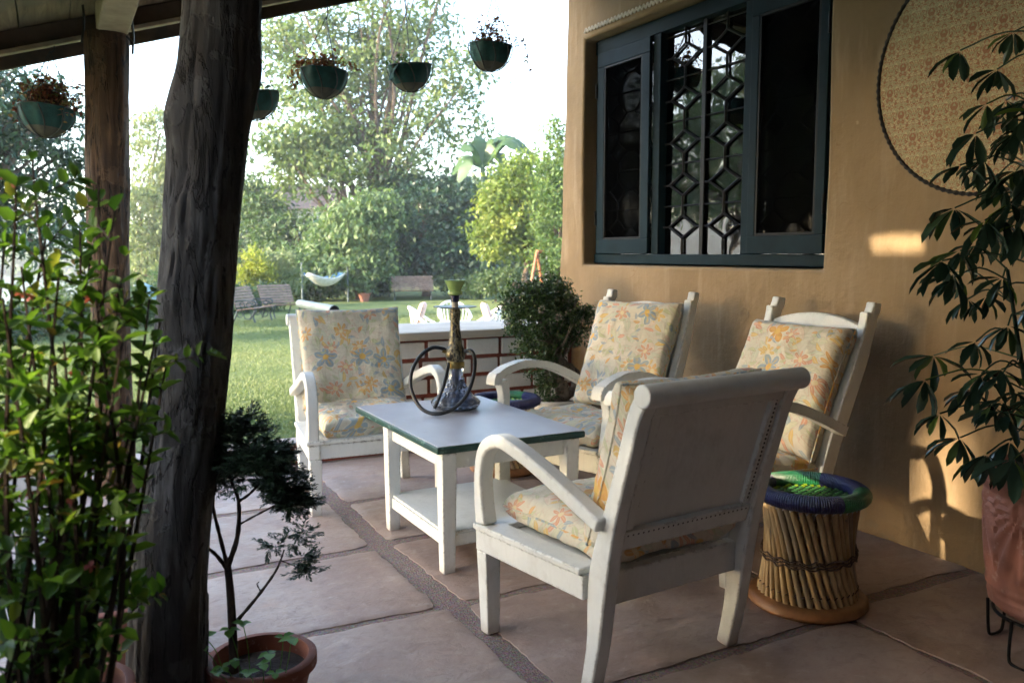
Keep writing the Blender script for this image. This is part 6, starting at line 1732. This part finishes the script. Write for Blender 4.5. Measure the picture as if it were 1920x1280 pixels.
# ------------------------------------------------------------------ things on the lawn
def slat_bench(label, u, d, rot, mat_leg, ornate=False, w=1.45, sc_=0.74):
    t = thing('slatted_bench', label, 'bench', B(u, d), rot, 'slatted benches on the lawn'); t.scale = (sc_,) * 3
    for i in range(5):
        m = MB(); m.box((0, 0.25 - i * 0.105, 0.42 - 0.012 * i), (w, 0.085, 0.025)); m.obj('seat_slat', 'slatwood', t, None, 0.004)
    for i in range(7):
        z = 0.47 + i * 0.082; m = MB(); m.box((0, -0.245 - i * 0.035, z), (w, 0.025, 0.066), Matrix.Rotation(R(22), 3, 'X')); m.obj('back_slat', 'slatwood', t, None, 0.004)
    for s in (-1, 1):
        x = s * (w / 2 - 0.12); m = MB()
        m.tube(spline([(x, 0.28, 0.0), (x, 0.22, 0.2), (x, 0.28, 0.39), (x, -0.2, 0.385), (x, -0.31, 0.55), (x, -0.50, 1.02)], 6), 0.024, 6)
        m.tube(spline([(x, -0.42, 0.0), (x, -0.30, 0.2), (x, -0.22, 0.385)], 5), 0.024, 6)
        if ornate:
            m.tube(spline([(x, -0.30, 0.62), (x, 0.0, 0.64), (x, 0.26, 0.62), (x, 0.30, 0.54), (x, 0.24, 0.5), (x, 0.2, 0.56)], 6), 0.02, 6)
            for (cy, cz, r) in ((0.05, 0.22, 0.11), (-0.18, 0.25, 0.09), (0.1, 0.52, 0.07), (-0.1, 0.52, 0.07)):
                m.tube([(x, cy + r * math.cos(a), cz + r * math.sin(a)) for a in [2 * math.pi * k / 14 for k in range(15)]], 0.015, 5, False)
        m.obj('bench_side', mat_leg, t, 60)
    return t
slat_bench('brown slatted swing seat under the dark tree at the far lawn edge', 773, 26.3, R(160), 'castiron', w=1.75)
slat_bench('brown slatted bench in front of the golden bush, just above the left chair', 527, 19.3, R(200), 'castiron', w=1.15)
slat_bench('ornate iron bench half hidden behind the thick post', 474, 18.0, R(232), 'castiron', True, 1.3)

def pole(label, u, d, h, r=0.03):
    p = B(u, d); m = MB(); m.tube([(0, 0, -0.05), (0, 0, h)], [r, r * 0.9], 10); m.lathe([(0.0, h + 0.02), (r * 1.3, h), (r * 1.3, h - 0.03), (r, h - 0.03)], 10)
    o = m.obj('steel_pole', 'galv', None, 50); o.location = p
    return tag(o, label, 'pole', 'hammock poles')
pole('grey steel pole left of the white hammock', 565, 24.5, 1.18); pole('grey steel pole right of the white hammock', 651, 25.5, 1.05)
def hammock(label, a, b, sag, w, mats, face=None):
    a, b = Vector(a), Vector(b); t = thing('hammock', label, 'hammock', (a + b) / 2, 0, 'hammocks')
    O = (a + b) / 2; n = 22; dirv = (b - a).normalized(); sd = dirv.cross(Vector((0, 0, 1))).normalized(); k = 8
    for part, (s0, s1, mt) in enumerate(mats):
        V = []; F = []
        for i in range(n):
            s = i / (n - 1); c = a.lerp(b, 0.06 + 0.88 * s) - Vector((0, 0, sag * (1 - (2 * s - 1) ** 2))); ww = w * (0.25 + 0.75 * math.sin(math.pi * s) ** 0.6)
            for j in range(k):
                q = s0 + (s1 - s0) * j / (k - 1); V.append(c + sd * ww * q + Vector((0, 0, 0.34 * ww * (q * q) * 2)) - O)
        F = [(i * k + j, i * k + j + 1, (i + 1) * k + j + 1, (i + 1) * k + j) for i in range(n - 1) for j in range(k - 1)]
        m = MB(); m.add(V, F); o = m.obj('cloth', mt, t, 80); sm = o.modifiers.new('solid', 'SOLIDIFY'); sm.thickness = 0.012
    for (e, f) in ((a, a.lerp(b, 0.06)), (b, a.lerp(b, 0.94))):
        m = MB(); m.tube([e - O, f - O], 0.012, 6); m.obj('rope', 'cable', t)
    return t
hammock('white and blue hammock slung between two grey poles', Q(567, 516, 24.5), Q(650, 514, 25.5), 0.34, 0.36, [(-1, 0.1, 'hamblue'), (0.1, 1, 'hamwhite')])
hammock('blue hammock showing between the two wooden posts', Q(250, 535, 16), Q(400, 540, 17), 0.40, 0.36, [(-1, 1, 'hamblue')])

def build_pipe():
    a, b = Q(562, 569, 11.0), Q(627, 582, 8.6); t = thing('steel_pipe', 'thick grey steel pipe on short posts just above the left chair', 'pipe', B(595, 9.7), 0)
    O = B(595, 9.7); d = (b - a).normalized(); m = MB()
    m.tube([a - O, b - O], 0.052, 24, False); m.tube([a - O, b - O], 0.046, 24, False)
    for p in (a, b):
        r = d.cross(Vector((0, 0, 1))).normalized(); u = r.cross(d); n = 24
        V = [p - O + (r * math.cos(2 * math.pi * k / n) + u * math.sin(2 * math.pi * k / n)) * q for q in (0.052, 0.046) for k in range(n)]
        m.add(V, [(k, (k + 1) % n, n + (k + 1) % n, n + k) for k in range(n)])
    m.obj('tube', 'galv', t, 60)
    for s in (0.22, 0.80):
        p = a.lerp(b, s); m = MB(); m.box(((p - O).x, (p - O).y, (p.z - 0.05 + LAWN - 0.05) / 2 - O.z), (0.05, 0.05, p.z - 0.05 - LAWN + 0.1)); m.obj('support', 'iron', t, None, 0.005)
build_pipe()

def cane_chair(label, u, d, rot):
    t = thing('cane_chair', label, 'chair', B(u, d), rot, 'white cane chairs on the lawn'); t.scale = (0.86, 0.86, 0.84)
    m = MB(); m.lathe([(0.0, 0.37), (0.25, 0.37), (0.27, 0.39), (0.25, 0.42), (0.0, 0.425)], 24); m.obj('seat', 'cane', t, 40)
    arc = lambda r, z0, z1, a0, a1, n=20: [(r * math.cos(a0 + (a1 - a0) * i / n), r * math.sin(a0 + (a1 - a0) * i / n), z0 + (z1 - z0) * math.sin(math.pi * i / n) ** 1.4) for i in range(n + 1)]
    m = MB(); m.tube(arc(0.31, 0.50, 0.80, R(20), R(-200)), 0.024, 8); m.obj('hoop_arm', 'cane', t, 60)
    for k in range(11):
        a = R(-10 - 16 * k); f = math.sin(math.pi * (20 - math.degrees(a)) / 220) ** 1.4; m = MB(); m.tube([(0.25 * math.cos(a), 0.25 * math.sin(a), 0.40), (0.305 * math.cos(a), 0.305 * math.sin(a), 0.50 + 0.30 * f)], 0.010, 5); m.obj('back_spindle', 'cane', t)
    for a in (20, 160, 240, 300):
        m = MB(); m.tube([(0.27 * math.cos(R(a)), 0.27 * math.sin(R(a)), 0.0), (0.24 * math.cos(R(a)), 0.24 * math.sin(R(a)), 0.40)], 0.020, 7); m.obj('leg', 'cane', t, 60)
    for a in (20, 160):
        m = MB(); m.tube([(0.24 * math.cos(R(a)), 0.24 * math.sin(R(a)), 0.40), (0.31 * math.cos(R(a)), 0.31 * math.sin(R(a)), 0.50)], 0.018, 6); m.obj('arm_post', 'cane', t, 60)
    return t
cane_chair('white cane chair on the lawn left of the hookah, turned right', 800, 12.4, R(-118))
cane_chair('white cane chair on the lawn directly behind the hookah', 852, 13.8, R(170))
cane_chair('white cane chair on the lawn beside the boxwood, turned left', 908, 12.6, R(72))
def lawn_cushion(label, u, v, d, rz_, tilt):
    n = 12; V = []; F = []
    for side in (1, -1):
        for j in range(n + 1):
            for i in range(n + 1):
                a, b = 2 * i / n - 1, 2 * j / n - 1; V.append((a * .17, b * .17, side * 0.05 * ((1 - a ** 6) * (1 - b ** 6)) ** 0.5))
    for s in (0, 1):
        o = s * (n + 1) ** 2; F += [(o + j * (n + 1) + i, o + j * (n + 1) + i + 1, o + (j + 1) * (n + 1) + i + 1, o + (j + 1) * (n + 1) + i) for j in range(n) for i in range(n)]
    m = MB(); m.add(V, F); o = m.obj('scatter_cushion', 'pinkcush', None, 70); o.location = Q(u, v, d); o.rotation_euler = (R(tilt), 0, rz_); return tag(o, label, 'cushion', 'cushions on the cane chairs')
lawn_cushion('faded pink cushion on the left cane chair', 789, 587, 12.4, R(-118 + 180), -72)
lawn_cushion('faded pink cushion on the cane chair beside the boxwood', 913, 588, 12.6, R(72 + 180), -72)
def lawn_table():
    t = thing('cane_table', 'small white cane table among the lawn chairs', 'table', B(856, 12.6), 0)
    MB().lathe([(0.0, 0.42), (0.26, 0.42), (0.28, 0.43), (0.26, 0.445), (0.0, 0.445)], 28).obj('table_top', 'cane', t, 40)
    for k in range(4):
        a = k * math.pi / 2 + .4; m = MB(); m.tube([(0.22 * math.cos(a), 0.22 * math.sin(a), 0), (0.18 * math.cos(a), 0.18 * math.sin(a), 0.42)], 0.018, 7); m.obj('leg', 'cane', t, 60)
lawn_table()

def build_swing():
    t = thing('swing_frame', 'rusty orange swing frame beside the house corner', 'swing', B(1018, 21.5), 0); O = B(1018, 21.5)
    a, b = Q(1007, 472, 21.5), Q(1075, 474, 23.0)
    m = MB(); m.tube([a - O, b - O], 0.045, 8); m.obj('top_bar', 'rust', t, 50)
    for p, off in ((a, -9), (a, 8), (b, -9), (b, 9)):
        q = p + _rt * (off * 0.0134 * 2.4) + _fw * (0.45 if off > 0 else -0.45); q.z = LAWN; m = MB(); m.tube([p - O, q - O], 0.04, 8); m.obj('leg', 'rust', t, 50)
    for s in (0.25, 0.45):
        p = a.lerp(b, s); m = MB(); m.tube([p - O, p - O - Vector((0, 0, 1.0))], 0.016, 6); m.obj('rope', 'cable', t)
    p = a.lerp(b, 0.35) - Vector((0, 0, 1.0)); m = MB(); m.box(p - O, (0.5, 0.2, 0.04)); m.obj('swing_seat', 'slatwood', t, None, 0.006)
build_swing()
def build_cottage():
    t = thing('garden_house', 'pale house glimpsed through the leaves behind the golden bush', 'house', B(552, 39), R(-20))
    m = MB(); m.box((0, 0, 1.7), (4.2, 3.0, 3.4)); m.obj('wall', 'farwhite', t, None, 0.02)
    m = MB(); m.add([(-2.4, -1.8, 3.38), (2.4, -1.8, 3.38), (2.4, 1.8, 3.38), (-2.4, 1.8, 3.38), (-2.4, 0, 4.5), (2.4, 0, 4.5)], [(0, 1, 5, 4), (2, 3, 4, 5), (0, 4, 3), (1, 2, 5), (0, 3, 2, 1)]); m.obj('roof', 'slatwood', t)
    for x in (-1.1, 1.1):
        m = MB(); m.box((x, -1.515, 1.7), (0.8, 0.05, 1.0)); m.obj('window', 'window', t, None, 0.01)
build_cottage()
m = MB(); pot = thing('flower_pot', 'small terracotta pot of green leaves at the foot of the hammock pole', 'plant', B(682, 25.6), 0)
pot_lathe(pot, 'pot', 'terra', 0.12, 0.18, 0.26, 0.02, 24)
cc, me = crown_mesh('foliage', [((0, 0, 0.45), (0.28, 0.28, 0.16), 1)], 20, 14, 0.06, 0.14, 0.06, 'leaf_fresh', 0.1); mk('foliage', me, pot)['kind'] = 'stuff'

# ------------------------------------------------------------------ morning haze over the garden and the lake
def build_haze():
    m = MB(); m.box((35, 160, 9.5), (740, 456, 32))
    mt = bpy.data.materials.new('haze_air'); mt.use_nodes = True; nt = mt.node_tree; nt.nodes.clear()
    v = nd(nt, 'ShaderNodeVolumePrincipled', {'Color': (0.86, 0.92, 1.0), 'Density': 0.0013, 'Anisotropy': 0.3})
    o = nd(nt, 'ShaderNodeOutputMaterial'); nt.links.new(v.outputs[0], o.inputs['Volume'])
    h = m.obj('haze', mt); h['kind'] = 'stuff'
    tag(h, 'thin pale morning haze in the air of the garden', 'haze', kind='stuff')
build_haze()
